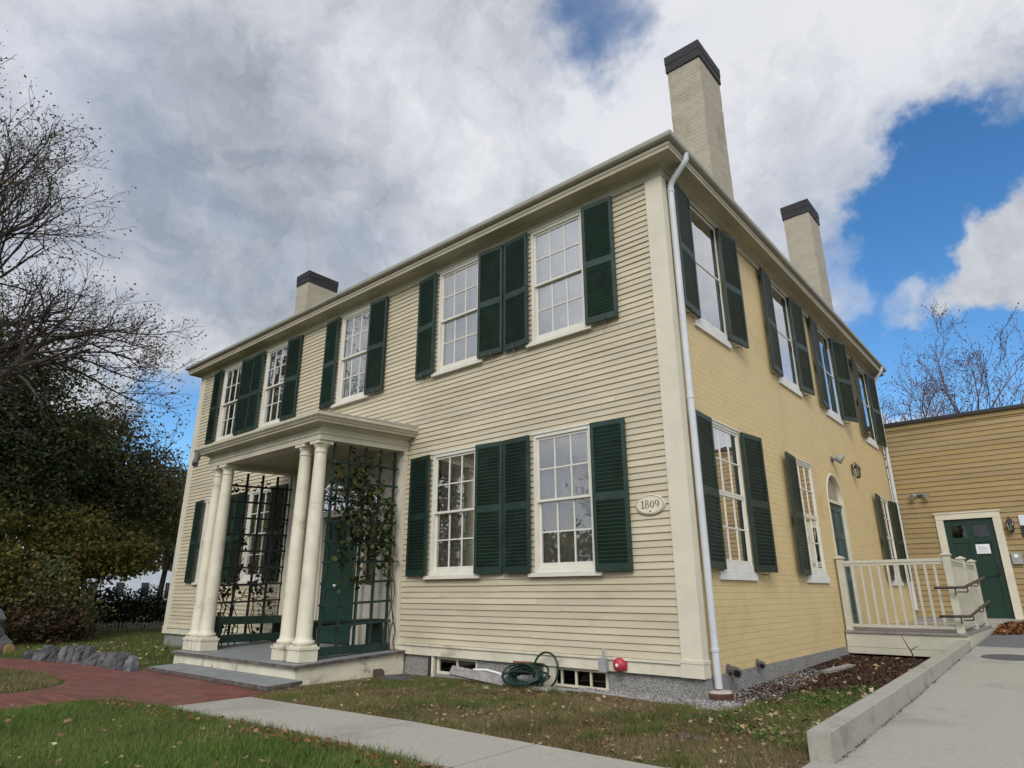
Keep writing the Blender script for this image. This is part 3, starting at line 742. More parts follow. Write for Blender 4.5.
# ------------------------------------------------------------------ curtains behind the panes
def curtain_mesh(w, h, folds, amp, seed):
    rr = random.Random(seed); n = 60; mb = MB(); rows = [0, .3, .7, 1.0]
    ph = rr.uniform(0, 6)
    for r in rows:
        for i in range(n+1):
            u = i/n; x = -w/2+w*u
            y = amp*(math.sin(u*folds*6.283+ph+.3*r)+.4*math.sin(u*folds*15.1+ph*2))*(0.6+.4*(1-r))
            mb.v.append((x, y, h*r))
    for j in range(len(rows)-1):
        for i in range(n):
            a = j*(n+1)+i; mb.f.append((a, a+1, a+n+2, a+n+1))
    return mb
words_u = ['nearest the corner of the house', 'second from the corner of the house', 'in the middle above the portico', 'fourth from the near corner', 'at the far left end']
def curtain(label, x, y, z, rz, m, w, folds, seed):
    o = curtain_mesh(w, 1.66, folds, .016, seed).build('curtain', m, local=True, loc=(x, y, z), rotz=rz, smooth=True)
    tag(o, label, 'curtain', 'curtains behind the house windows')
for i, c in enumerate(FX):
    sheer = i < 2
    curtain(('white sheer' if sheer else 'beige')+' curtain behind the upper front window '+words_u[i], c, .085, WZ_U+.05, 0, 'curtain sheer' if sheer else 'curtain linen', .84, 7, i)
for i, c in ((0, FX[0]), (1, FX[1]), (3, FX[3]), (4, FX[4])):
    curtain('beige curtain behind the lower front window '+['nearest the corner of the house', 'just right of the portico', 'seen through the portico trellis', 'left of the portico columns'][[0, 1, 3, 4].index(i)], c, .085, WZ_L+.05, 0, 'curtain linen', .84, 6, 10+i)
for i, c in enumerate(SY):
    curtain('white sheer curtain behind the '+['first', 'second', 'third', 'fourth'][i]+' upper window of the brick side, counted from the corner', -.115, c, WZ_U+.05, math.pi/2, 'curtain sheer', .84, 7, 20+i)
for i, c in enumerate((SY[0], SY[1], SY[3])):
    curtain('beige curtain behind the lower brick-side window '+['nearest the downspout', 'left of the arched door', 'right of the arched door'][i], -.115, c, WZ_L+.05, math.pi/2, 'curtain linen', .84, 6, 30+i)

# ------------------------------------------------------------------ arched side door
mb = MB()
for (ya, za), (yb_, zb_) in zip(arcp[:-1], arcp[1:]):          # reveal and face trim of the arch
    f = lambda y, z, k: (YC+(y-YC)*k, SPR+(z-SPR)*k)
    pa, pb = (ya, za), (yb_, zb_); ia, ib = f(ya, za, .95), f(yb_, zb_, .95)
    mb.quad((.012, *pa), (.012, *pb), (.012, *ib), (.012, *ia)); mb.quad((.012, *ia), (.012, *ib), (-.09, *ib), (-.09, *ia))
    oa, ob = f(ya, za, 1.02), f(yb_, zb_, 1.02)
    mb.quad((.012, *pa), (.001, *oa), (.001, *ob), (.012, *pb))
mb.box(-.09, .012, DY0-.010, DY0+.025, .262, SPR); mb.box(-.09, .012, DY1-.025, DY1+.010, .262, SPR)
mb.box(-.08, -.01, DY0+.025, DY1-.025, SPR-.04, SPR+.01)
sdr = mb.build('side_door', 'trim paint', house)
mb = MB(); mb.quad(*[(-.07, YC+(y-YC)*.95, SPR+(z-SPR)*.95) for y, z in arcp]); mb.build('door_arch_panel', 'shaded arch panel', sdr)
mb = MB(); a, b, zt = DY0+.025, DY1-.025, SPR-.042
mb.box(-.10, -.062, a, b, .27, zt)
for ya, yb_ in ((a, a+.11), (b-.11, b), ((a+b)/2-.05, (a+b)/2+.05)): mb.box(-.062, -.047, ya, yb_, .27, zt)
for za, zb_ in ((.27, .47), (1.0, 1.14), (1.72, 1.82), (zt-.12, zt)):
    mb.box(-.062, -.048, a+.111, (a+b)/2-.051, za, zb_); mb.box(-.062, -.048, (a+b)/2+.051, b-.111, za, zb_)
mb.build('door_leaf', 'side door green', sdr)

# ------------------------------------------------------------------ downspouts, vents
def downspout(pts, r, straps, name='downspout'):
    mb = MB(); mb.tube(pts, r, 10); o = smoothmod(mb.build(name, 'pipe metal', house), 60)
    for (x, y, z) in straps:
        MB().lathe([(r+.001, z-.016), (r+.006, z-.014), (r+.006, z+.014), (r+.001, z+.016)], (x, y, 0), 12).build('strap', 'pipe metal', o)
downspout([(.305, .135, 6.16), (.305, .135, 6.08), (.290, .13, 6.045), (.25, .125, 6.0), (.13, .12, 5.87), (.085, .12, 5.81), (.072, .12, 5.74), (.070, .125, 5.0), (.068, .145, 2.6), (.066, .17, .6), (.066, .18, -.10)], .041, [(.072, .121, 5.70), (.068, .142, 2.95), (.066, .173, .26)])
downspout([(.305, 10.86, 6.16), (.305, 10.86, 6.08), (.28, 10.86, 6.04), (.14, 10.86, 5.88), (.10, 10.86, 5.80), (.09, 10.86, 5.70), (.09, 10.86, .45)], .04, [(.09, 10.86, 5.2), (.09, 10.86, 3.2), (.09, 10.86, 1.2)])
for (y, z, r, l) in ((.60, .035, .042, .13), (1.43, .042, .030, .09)):
    mb = MB(); mb.lathe([(r*1.5, .001), (r*1.5, .012), (r, .02)], (0, y, z), 14, 'x')
    mb.tube([(.01, y, z), (l*.5, y, z), (l*.8, y-.02, z-.004), (l, y-.06, z-.012), (l*1.05, y-.10, z-.02)], [r, r, r*1.02, r*1.1, r*1.15], 12)
    vp = smoothmod(mb.build('vent_pipe', 'vent iron', house), 50)
    MB().tube([(l*1.05, y-.1002, z-.02), (l*1.052, y-.102, z-.0204)], r*.85, 12).build('mouth_shade_disc', 'hole shade', vp)  # black disc painted in for the dark inside of the open pipe
t = thing('drain_collar', 'round brown clay drain collar with mortar top under the corner downspout', 'drain pipe', (.066, .18, -.21))
MB().lathe([(.135, -.24), (.14, -.15), (.135, -.135), (.10, -.135)], (.066, .18, 0), 20).build('clay_ring', 'clay', t)
MB().lathe([(.128, -.136), (.12, -.122), (.06, -.115), (.045, -.115)], (.066, .18, 0), 20).build('mortar_bed', 'mortar cap', t)

# ------------------------------------------------------------------ portico
K = 0.043                                            # the porch has settled away from the wall
shear = lambda x, y, z: (x, y, z+K*min(y, 0))
PX0, PX1, PYF = -8.0, -4.65, -1.63
def pb(mb, name, m, parent, smooth=False):
    o = mb.xf(shear).build(name, m, parent); return smoothmod(o, 40) if smooth else o
def half_sweep(mb, prof, x0, x1, yf, yw):
    o = len(mb.v); n = len(prof)
    for p, z in prof:
        mb.v += [(x0-p, yw, z), (x0-p, yf-p, z), (x1+p, yf-p, z), (x1+p, yw, z)]
    for i in range(n-1):
        for j in range(3): mb.f.append((o+i*4+j, o+i*4+j+1, o+(i+1)*4+j+1, o+(i+1)*4+j))
    for e in (0, 3): mb.f.append(tuple(o+i*4+e for i in (range(n) if e else range(n-1, -1, -1))))
mb = MB()
mb.box(PX0, PX1, PYF, PYF+.25, 2.95, 3.03); mb.box(PX0-.012, PX1+.012, PYF-.012, PYF+.25, 3.031, 3.06); mb.box(PX0, PX1, PYF+.0, PYF+.25, 3.061, 3.13)
for x0, x1 in ((PX0, PX0+.25), (PX1-.25, PX1)):
    mb.box(x0, x1, PYF+.251, -.02, 2.95, 3.13)
mb.box(PX0-.012, PX0-.001, PYF+.25, -.02, 3.031, 3.06); mb.box(PX1+.001, PX1+.012, PYF+.25, -.02, 3.031, 3.06)
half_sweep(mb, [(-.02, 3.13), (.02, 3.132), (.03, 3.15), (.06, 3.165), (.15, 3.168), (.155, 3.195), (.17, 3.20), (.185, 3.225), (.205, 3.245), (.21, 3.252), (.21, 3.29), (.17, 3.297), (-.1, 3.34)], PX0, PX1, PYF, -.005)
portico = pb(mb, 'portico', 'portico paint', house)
mb = MB(); mb.quad((PX0-.19, PYF-.19, 3.300), (PX1+.19, PYF-.19, 3.300), (PX1+.19, -.02, 3.35), (PX0-.19, -.02, 3.35))
mb.quad((PX1+.19, PYF-.19, 3.300), (PX1+.19, -.02, 3.30), (PX1+.19, -.02, 3.35)); mb.quad((PX0-.19, PYF-.19, 3.300), (PX0-.19, -.02, 3.35), (PX0-.19, -.02, 3.30))

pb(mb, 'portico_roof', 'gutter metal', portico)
pb(MB().box(PX1-.22, PX1+.12, -.05, -.025, 3.30, 3.385), 'flashing', 'trim paint', portico)
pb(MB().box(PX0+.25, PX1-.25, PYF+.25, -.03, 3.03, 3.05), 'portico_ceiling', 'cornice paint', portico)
mb = MB(); nb = 26
for i in range(nb):
    a = -8.0+3.5*i/nb; b = -8.0+3.5*(i+1)/nb
    mb.box(a+.001, b-.002, -1.78+random.uniform(-.003, .003), -.02, .012, .05)
pfl = pb(mb, 'portico_floor', 'porch floor grey', portico)
mb = MB(); mb.box(-8.005, -4.495, -1.790, -1.7835, .014, .046); mb.box(-4.4995, -4.492, -1.783, -.02, .014, .046); pb(mb, 'nosing', 'dark edge', pfl)
mb = MB(); mb.box(-7.97, -4.53, -1.745, -1.70, -.30, .010); mb.box(-4.575, -4.531, -1.699, -.02, -.26, .010); mb.box(-7.97, -7.93, -1.699, -.02, -.30, .010)
pb(mb, 'porch_skirt', 'peeling paint', portico)
mb = MB(); mb.box(-7.70, -4.36, -2.21, -1.975, -.150, -.108); mb.box(-7.70, -4.36, -1.970, -1.747, -.150, -.110)
stp = pb(mb, 'step', 'porch floor grey', portico)
mb = MB(); mb.box(-7.67, -4.40, -2.185, -2.15, -.30, -.152); mb.box(-4.44, -4.40, -2.149, -1.75, -.30, -.152)
pb(mb, 'step_riser', 'peeling paint', stp)
mb = MB(); mb.box(-7.70, -4.36, -2.217, -2.2105, -.148, -.110); mb.box(-4.3595, -4.353, -2.21, -1.747, -.148, -.112); pb(mb, 'nosing', 'dark edge', stp)
ccx = [-4.795, -5.172, -7.508, -7.822]; CY = -1.505
mb = MB(); pl = .143
mb.box(-pl, pl, -.135, .135, .052, .195); mb.box(-pl-.012, pl+.012, -.147, .147, .196, .226); mb.box(-.128, .128, -.125, .125, .227, .252)
prof = [(.130, .253)]+[(.132+.012*math.sin(t), .278-.025*math.cos(t)) for t in np.linspace(.3, 2.8, 6)]+[(.118, .306), (.112, .325), (.107, .345)]
for i in range(13):
    u = i/12; prof.append((.105-.021*(u**1.6), .36+2.40*u))
prof += [(.0845, 2.775), (.094, 2.782), (.096, 2.795), (.086, 2.802), (.085, 2.845), (.090, 2.855), (.102, 2.872), (.110, 2.890), (.111, 2.900)]
mb.lathe(prof, (0, 0, 0), 28); mb.box(-.118, .118, -.118, .118, 2.901, 2.949)
colm = None
for i, x in enumerate(ccx):
    if colm is None:
        colm = smoothmod(mb.build('column', 'weathered cream paint', portico, local=True), 40); o = colm
    else: o = colm.copy(); COL.objects.link(o)
    o.location = Vector((x, CY, K*CY)); o.location -= wpos(portico)
# pilasters, boarded wall, doorway
for x0, x1 in ((-4.93, -4.665), (-7.985, -7.72)):
    mb = MB(); mb.box(x0, x1, -.085, .0, .27, 2.80); mb.box(x0-.012, x1+.012, -.097, .0, .052, .23); mb.box(x0-.006, x1+.006, -.091, 0, .231, .269)
    mb.box(x0-.006, x1+.006, -.091, 0, 2.801, 2.83); mb.box(x0, x1, -.085, 0, 2.831, 2.90); mb.box(x0-.012, x1+.012, -.097, 0, 2.901, 2.948)
    mb.build('pilaster', 'trim paint', portico)
DX0, DX1 = -6.76, -5.76; DC = (DX0+DX1)/2
mb = MB()
opens = [(DX0, DX1, .05, 2.06), (DX0-.42, DX0-.20, .95, 2.03), (DX1+.20, DX1+.42, .95, 2.03)]
pierced(mb, -7.718, -4.932, .05, 3.04, opens, lambda a, z: (a, -.012, z))
mb.build('porch_wall', 'window white paint', house)
EA, EB = .98, .60
fd_mb = MB()
for x0, x1 in ((DX0-.19, DX0-.01), (DX1+.01, DX1+.19), (DX0-.62, DX0-.43), (DX1+.43, DX1+.62)):
    fd_mb.box(x0, x1, -.065, -.013, .30, 2.06); fd_mb.box(x0-.01, x1+.01, -.075, -.013, .055, .299)
fd_mb.box(DX0-.64, DX1+.64, -.10, -.013, 2.061, 2.13); fd_mb.box(DX0-.62, DX1+.62, -.07, -.013, 2.131, 2.17)
ne = 30
el = [(DC-EA*math.cos(math.pi*i/ne), 2.19+EB*math.sin(math.pi*i/ne)) for i in range(ne+1)]
for (xa, za), (xb, zb_) in zip(el[:-1], el[1:]):
    f = lambda x, z, k: (DC+(x-DC)*k, 2.19+(z-2.19)*k)
    a1, b1_ = f(xa, za, 1.0), f(xb, zb_, 1.0); a2, b2_ = f(xa, za, 1.12), f(xb, zb_, 1.12)
    fd_mb.add([(a1[0], -.07, a1[1]), (b1_[0], -.07, b1_[1]), (b2_[0], -.07, b2_[1]), (a2[0], -.07, a2[1]), (a1[0], -.013, a1[1]), (b1_[0], -.013, b1_[1]), (b2_[0], -.013, b2_[1]), (a2[0], -.013, a2[1])],
              [(0, 1, 2, 3), (0, 4, 5, 1), (3, 2, 6, 7)])
fdoor = fd_mb.build('front_door', 'trim paint', house)
mb = MB(); mb.quad(*[(x, -.020, z) for x, z in el]); mb.build('fanlight', 'dark glass', fdoor)
mb = MB()
for k in range(1, 8):
    t_ = math.pi*k/8; mb.tube([(DC-.15*math.cos(t_), -.026, 2.19+.10*math.sin(t_)), (DC-EA*.98*math.cos(t_), -.026, 2.19+EB*.98*math.sin(t_))], .008, 5)
mb.build('fanlight_bar', 'trim paint', fdoor)
for x0, x1 in ((DX0-.42, DX0-.20), (DX1+.20, DX1+.42)):
    MB().quad((x0, -.006, .95), (x1, -.006, .95), (x1, -.006, 2.03), (x0, -.006, 2.03)).build('sidelight', 'dark glass', fdoor)
mb = MB(); mb.box(DX0, DX1, .01, .05, .06, 2.06)
for xa, xb in ((DX0, DX0+.13), (DX1-.13, DX1), (DC-.055, DC+.055)): mb.box(xa, xb, -.006, .009, .06, 2.06)
for za, zb_ in ((.06, .28), (.88, 1.03), (1.60, 1.70), (1.94, 2.06)):
    mb.box(DX0+.131, DC-.056, -.005, .009, za, zb_); mb.box(DC+.056, DX1-.131, -.005, .009, za, zb_)
leaf_ = mb.build('door_leaf', 'door green', fdoor)
mb = MB(); mb.lathe([(.012, -.05), (.030, -.065), (.034, -.08), (.02, -.095), (.004, -.098)][::-1], (DC-.02, 0, .95), 12, 'y'); mb.build('door_knob', 'white plastic', leaf_)
# brown elbow at the end of the porch gutter
mb = MB(); mb.tube([(-8.10, -1.80, 3.26), (-8.10, -1.80, 3.12), (-8.08, -1.83, 3.05), (-8.0, -1.86, 2.99)], .05, 10); pb(mb, 'gutter_elbow', 'vent iron', portico, True)

# ------------------------------------------------------------------ things on and against the house
def text_mesh(txt, size, m, parent, place, depth=.002):
    cu = bpy.data.curves.new('lettering', 'FONT'); cu.body = txt; cu.size = size; cu.align_x = 'CENTER'; cu.align_y = 'CENTER'; cu.extrude = depth
    to = bpy.data.objects.new('lettering', cu); COL.objects.link(to)
    dg = bpy.context.evaluated_depsgraph_get(); me = bpy.data.meshes.new_from_object(to.evaluated_get(dg))
    bpy.data.objects.remove(to)
    me.materials.clear(); me.materials.append(MATS[m])
    o = bpy.data.objects.new('lettering', me); COL.objects.link(o); o.parent = parent
    o.location = Vector(place)-wpos(parent); o.rotation_euler = (math.pi/2, 0, 0)
    return o
pq = thing('date_plaque', 'oval cream plaque reading 1809 beside the corner board', 'plaque', (-.447, -.02, 1.757))
def oval(rx, rz, y, n=36): return [(-.447+rx*math.cos(2*math.pi*i/n), y, 1.757+rz*math.sin(2*math.pi*i/n)) for i in range(n)]
mb = MB()
for (rx, rz, y) in ((.185, .112, -.021), (.185, .112, -.034), (.178, .106, -.040)): mb.v += oval(rx, rz, y)
for k in range(2):
    for i in range(36): mb.f.append((k*36+i, k*36+(i+1) % 36, (k+1)*36+(i+1) % 36, (k+1)*36+i))
mb.f.append(tuple(72+i for i in range(36)))
mb.build('board', 'plaque cream', pq)
mb = MB(); a_, b_ = oval(.172, .101, -.0412), oval(.166, .096, -.0412); mb.v += a_+b_
for i in range(36): mb.f.append((i, (i+1) % 36, 36+(i+1) % 36, 36+i))
mb.build('border_line', 'plaque ink', pq)
def ring(mb, cx_, cz_, rx, rz, tk, tn, a0=0, a1=6.2832, n=22):
    o = len(mb.v)
    for i in range(n+1):
        a = a0+(a1-a0)*i/n; c, q = math.cos(a), math.sin(a)
        mb.v += [(cx_+rx*c, -.0425, cz_+rz*q), (cx_+(rx-tk)*c, -.0425, cz_+(rz-tn)*q)]
    for i in range(n): mb.f.append((o+2*i, o+2*i+2, o+2*i+3, o+2*i+1))
nz0 = 1.762; mb = MB(); x0 = -.447
mb.box(x0-.094, x0-.082, -.0425, -.0405, nz0-.040, nz0+.040); mb.box(x0-.106, x0-.070, -.0426, -.0405, nz0-.045, nz0-.039); mb.quad((x0-.108, -.0425, nz0+.026), (x0-.094, -.0425, nz0+.030), (x0-.094, -.0425, nz0+.042), (x0-.098, -.0425, nz0+.040))
ring(mb, x0-.035, nz0+.023, .021, .023, .009, .005); ring(mb, x0-.035, nz0-.020, .026, .026, .011, .005)
ring(mb, x0+.030, nz0-.004, .026, .040, .012, .004)
ring(mb, x0+.090, nz0+.014, .025, .028, .011, .005); ring(mb, x0+.086, nz0+.010, .029, .056, .011, .005, -1.35, .25, 12)
mb.build('numerals', 'plaque ink', pq)
MB().lathe([(.010, -.0405), (.010, -.043)], (-.447, 0, 1.683), 10, 'y').build('emblem', 'plaque ink', pq)
ab = thing('alarm_bell', 'red round fire alarm bell on the cream board above the foundation', 'alarm bell', (-.925, -.05, .076))
smoothmod(MB().lathe([(.070, -.055), (.073, -.072), (.068, -.098), (.050, -.118), (.02, -.126), (.004, -.127)], (-.925, 0, .078), 26, 'y').build('bell_dome', 'bell red', ab), 40)
MB().box(-.91, -.85, -.058, -.030, .030, .110).build('back_box', 'bell red', ab)
MB().lathe([(.018, -.125), (.018, -.131)], (-.925, 0, .078), 12, 'y').build('hub', 'white plastic', ab)
eb = thing('electrical_box', 'small grey electrical box with a conduit beside the red bell', 'electrical box', (-1.125, -.05, .06))
MB().box(-1.17, -1.08, -.105, -.051, .0, .135).build('box_body', 'electric grey', eb)
MB().box(-1.173, -1.077, -.112, -.106, -.003, .138).build('cover', 'electric grey', eb)
MB().tube([(-1.125, -.075, .136), (-1.125, -.075, .21), (-1.125, -.055, .235)], .012, 8).build('conduit', 'electric grey', eb)
# coiled hose
hs = thing('garden_hose', 'coiled dark green garden hose lying against the foundation', 'hose', (-2.15, -.25, -.2))
def coil(name, loops, c, rr, rnd):
    pts = []
    for i in range(int(loops*26)):
        t_ = i/26*2*math.pi; lp = i/26
        r = rr*(1+.10*math.sin(lp*2.3)); ca, sa = math.cos(t_), math.sin(t_)
        tilt = .55+.2*math.sin(lp*1.7)
        pts.append((c[0]+r*ca*1.1+rnd.uniform(-.008, .008), c[1]-.06+.10*math.sin(lp*1.3)+r*.35*sa, c[2]+.045+r*tilt*(1+sa)*.62+rnd.uniform(-.006, .006)))
    return pts
hp = coil('h', 11, (-2.04, -.26, -.21), .215, random.Random(2))
hp = [(x, y, max(z, gzf(x, y)+.014)) for x, y, z in hp]
tail = [(-1.80, -.36), (-1.65, -.40), (-1.5, -.38), (-1.36, -.42), (-1.25, -.40)]
smoothmod(MB().tube(hp, .0125, 6).build('coil', 'hose green', hs), 80)
lp = [(-1.86+.17*math.cos(t_)*1.05, -.17+.03*math.sin(t_), -.03+.19*math.sin(t_)) for t_ in np.linspace(0, 2*math.pi, 26)]
smoothmod(MB().tube(lp, .0125, 6).build('raised_loop', 'hose green', hs), 80)
smoothmod(MB().tube([hp[-1]]+[(x, y, gzf(x, y)+.016) for x, y in tail], .0125, 6).build('tail', 'hose green', hs), 80)
pl_ = MB().box(-.5, .5, -.055, .055, -.02, .02).build('wood_plank', 'weathered board', local=True, loc=(-2.82, -.30, -.145), rotz=R_(-4)); pl_.rotation_euler = (R_(60), R_(3), R_(-5))
tag(pl_, 'weathered grey plank leaning on the foundation beside the hose', 'plank')
wp = smoothmod(MB().tube([(-3.0, -.18, -.10), (-2.75, -.20, -.085), (-2.5, -.23, -.11), (-2.4, -.26, -.15)], .016, 8).build('white_pipe', 'white plastic', origin=(-2.7, -.2, -.1)), 80)
tag(wp, 'short white pipe lying behind the grey plank', 'pipe')
bl = MB().box(-.17, .17, -.06, .06, 0, .10).build('timber_block', 'log bark', local=True, loc=(-4.42, -.55, gzf(-4.4, -.5)), rotz=R_(-32)); tag(bl, 'dark square timber block on the ground beside the porch', 'timber')
fl = MB().add([(-.22,-.13,0),(.2,-.16,0),(.26,.1,0),(-.15,.15,0),(-.21,-.12,.045),(.19,-.15,.05),(.25,.09,.05),(-.14,.14,.045)],[(0,3,2,1),(4,5,6,7),(0,1,5,4),(1,2,6,5),(2,3,7,6),(3,0,4,7)]).build('flagstone', 'rock', local=True, loc=(-4.12, -.5, gzf(-4.2, -.4)-.004)); tag(fl, 'flat grey stone slab in front of the left basement window', 'stone')
f2 = MB().add([(-.32,-.08,0),(.3,-.1,0),(.34,.08,0),(-.28,.1,0),(-.3,-.07,.03),(.28,-.09,.035),(.32,.07,.035),(-.27,.09,.03)],[(0,3,2,1),(4,5,6,7),(0,1,5,4),(1,2,6,5),(2,3,7,6),(3,0,4,7)]).build('flagstone', 'weathered board', local=True, loc=(-1.62, -.33, gzf(-1.6, -.3)-.004)); tag(f2, 'flat grey slab below the right basement window', 'stone')
pk = MB().box(-.055, .055, -.50, .50, 0, .03).build('wood_plank', 'weathered board', local=True, loc=(.40, 3.2, gzf(.4, 3.2)+.01), rotz=R_(-3)); tag(pk, 'grey plank lying on the brown mulch beside the brick wall', 'plank')
drn = MB().lathe([(.12, -.01), (.125, .0), (.12, .006), (.10, .006)], (0, 0, 0), 14).build('drain_cover', 'manhole', local=True, loc=(.63, -1.62, gzf(.63, -1.62)+.004)); drn.scale = (1.1, .8, 1); tag(drn, 'small dark drain cover in the lawn', 'drain cover')

# lantern: back plate, arm, glass body with roof
def lantern(label, loc, rotz, s):
    t = thing('wall_lantern', label, 'wall lamp', loc); t.rotation_euler = (0, 0, rotz)
    mb = MB(); mb.box(-.035*s, .035*s, -.015*s, 0, -.12*s, .10*s); mb.tube([(0, -.01*s, .04*s), (0, -.05*s, .10*s), (0, -.09*s, .14*s), (0, -.10*s, .10*s)], .010*s, 6)
    mb.build('bracket', 'dark iron', t, local=True)
    mb = MB(); mb.lathe([(.085*s, .0), (.075*s, .015*s), (.030*s, .075*s), (.014*s, .10*s), (.004*s, .12*s)], (0, -.10*s, 0), 6); mb.build('hood', 'dark iron', t, local=True)
    mb = MB(); 
    for k in range(6):
        a = 2*math.pi*k/6; mb.tube([(.065*s*math.cos(a), -.10*s+.065*s*math.sin(a), 0), (.045*s*math.cos(a), -.10*s+.045*s*math.sin(a), -.17*s)], .006*s, 4)
    mb.lathe([(.05*s, -.17*s), (.04*s, -.19*s), (.01*s, -.21*s)], (0, -.10*s, 0), 6)
    mb.build('cage', 'dark iron', t, local=True)
    mb = MB(); mb.lathe([(.062*s, -.004), (.043*s, -.168*s)], (0, -.10*s, 0), 6); mb.build('glass_shade', 'old window glass', t, local=True)
    MB().lathe([(.012*s, -.15*s), (.012*s, -.04*s)], (0, -.10*s, 0), 8).build('bulb', 'white plastic', t, local=True)
    return t
lantern('black lantern on the yellow brick wall to the right of the arched door', (.0, 7.50, 3.16), math.pi/2, .95)
lantern('small black lantern on ochre clapboards to the right of the annex door', (2.12, 10.978, 2.22), 0, 1.0)
def floodlight(label, loc, rotz, two):
    t = thing('security_light', label, 'security light', loc); t.rotation_euler = (0, 0, rotz)
    MB().lathe([(.055, 0), (.055, -.03), (.03, -.045)], (0, 0, 0), 14, 'y').build('mount', 'vent iron', t, local=True)
    for sx_ in ((-1, 1) if two else (0,)):
        mb = MB(); c = (sx_*.10+(.03 if not two else 0), -.16, -.03 if two else .01)
        mb.tube([(0, -.04, 0), (c[0]*.6, -.08, -.005), (c[0], -.10, c[2])], .012, 6)
        mb.tube([(c[0], -.07, c[2]+.02), (c[0]+sx_*.03, -.12, c[2]), (c[0]+sx_*.05+.01, -.18, c[2]-.035)], [.03, .045, .06] if two else [.05, .075, .085], 12)
        mb.build('lamp_head', 'electric grey', t, local=True)
    return t
floodlight('grey security light on yellow brick above the arched door', (.0, 6.08, 3.14), math.pi/2, False)
floodlight('twin-headed security light on the ochre annex wall', (.577, 10.978, 2.985), 0, True)

# ------------------------------------------------------------------ annex
an = thing('annex_building', 'flat-roofed ochre clapboard annex with a dark green door', 'building', (4.5, 14, 0.2))
AX0, AX1, AY, AZT = 0.02, 9.5, 11.0, 4.73
adx0, adx1, adz0, adz1 = .925, 1.835, .285, 2.37
mb = MB(); clap_rows(mb, AX0, AX1, .30, 4.62, .113, [(adx0-.13, adx1+.13, .0, adz1+.10)], .022, random.Random(9), AY)
pierced(mb, AX0, AX1, .0, 4.7, [(adx0, adx1, .0, adz1)], lambda a, z: (a, AY+.006, z))
mb.build('clapboard_wall', 'annex paint', an)
mb = MB(); mb.quad((AX0, AY+8, 0), (AX1, AY+8, 0), (AX1, AY+8, 4.7), (AX0, AY+8, 4.7)); mb.quad((AX1, AY, 0), (AX1, AY+8, 0), (AX1, AY+8, 4.7), (AX1, AY, 4.7)); mb.quad((AX0, AY, 0), (AX0, AY, 4.7), (AX0, AY+8, 4.7), (AX0, AY+8, 0))
mb.build('rear_wall', 'annex paint', an)
mb = MB(); mb.box(AX0-.0, AX1+.1, AY-.10, AY+8.1, 4.66, 4.735); mb.build('roof', 'dark iron', an)
MB().box(AX0, AX1, AY-.045, AY-.001, 4.55, 4.658).build('frieze', 'annex paint', an)
MB().box(.95 if False else AX0, AX1, AY-.012, AY+.10, -.2, .297).build('foundation', 'granite', an)
mb = MB(); c = .145
mb.box(adx0-c, adx0, AY-.045, AY+.05, .285, adz1); mb.box(adx1, adx1+c, AY-.045, AY+.05, .285, adz1); mb.box(adx0-c-.0, adx1+c, AY-.050, AY+.05, adz1+.001, adz1+.125); mb.box(adx0-c-.02, adx1+c+.02, AY-.065, AY+.01, adz1+.126, adz1+.155)
dr = mb.build('door_casing', 'trim paint', an)
mb = MB(); y0 = AY+.0; mid = (adx0+adx1)/2
mb.box(adx0, adx1, y0+.02, y0+.06, adz0+.0, adz1)
for xa, xb in ((adx0, adx0+.12), (adx1-.12, adx1), (mid-.06, mid+.06)): mb.box(xa, xb, y0, y0+.019, adz0, adz1)
for za, zb_ in ((adz0, adz0+.22), (1.14, 1.30), (1.86, 1.97), (adz1-.14, adz1)):
    mb.box(adx0+.121, mid-.061, y0+.001, y0+.019, za, zb_); mb.box(mid+.061, adx1-.121, y0+.001, y0+.019, za, zb_)
lf = mb.build('door_leaf', 'annex door green', dr)
for xa, xb in ((adx0+.122, mid-.062), (mid+.062, adx1-.122)): MB().quad((xa, y0+.014, 1.972), (xb, y0+.014, 1.972), (xb, y0+.014, adz1-.142), (xa, y0+.014, adz1-.142)).build('door_light', 'dark glass', lf)
mb = MB(); mb.box(adx1-.10, adx1-.04, y0-.018, y0-.001, 1.16, 1.40); mb.tube([(adx1-.07, y0-.01, 1.22), (adx1-.07, y0-.06, 1.22), (adx1-.16, y0-.065, 1.22)], .012, 7); mb.build('door_handle', 'dark iron', lf)
MB().box(adx0-.1, adx1+.12, AY-.24, AY-.013, .0, .283).build('doorstep', 'concrete', an)
nz_ = thing('paper_notice', 'white paper notice taped on the green annex door', 'notice', (1.545, 10.99, 1.71))
MB().box(1.425, 1.675, 10.986, 10.990, 1.615, 1.815).build('sheet', 'paper', nz_)
mb = MB()
for k in range(6): mb.box(1.455, 1.645-.03*(k % 3), 10.984, 10.9855, 1.645+.024*k, 1.652+.024*k)
mb.build('printed_lines', 'ink grey', nz_)
kp = thing('intercom_box', 'grey metal entry panel with a round white button on the annex wall', 'entry panel', (2.10, 10.97, 1.5))
MB().box(2.01, 2.19, 10.925, 10.976, 1.38, 1.62).build('panel_body', 'electric grey', kp)
MB().lathe([(.045, 10.924), (.040, 10.912), (.012, 10.910)][::-1], (2.09, 0, 1.54), 16, 'y').build('button', 'white plastic', kp)
sg = thing('wall_sign', 'pale sign with a dark lower half at the right edge on the annex wall', 'sign', (2.42, 10.97, 2.1))
MB().box(2.285, 2.60, 10.955, 10.976, 2.165, 2.38).build('upper_panel', 'cold white', sg); MB().box(2.285, 2.60, 10.955, 10.976, 1.93, 2.164).build('lower_panel', 'dark iron', sg)

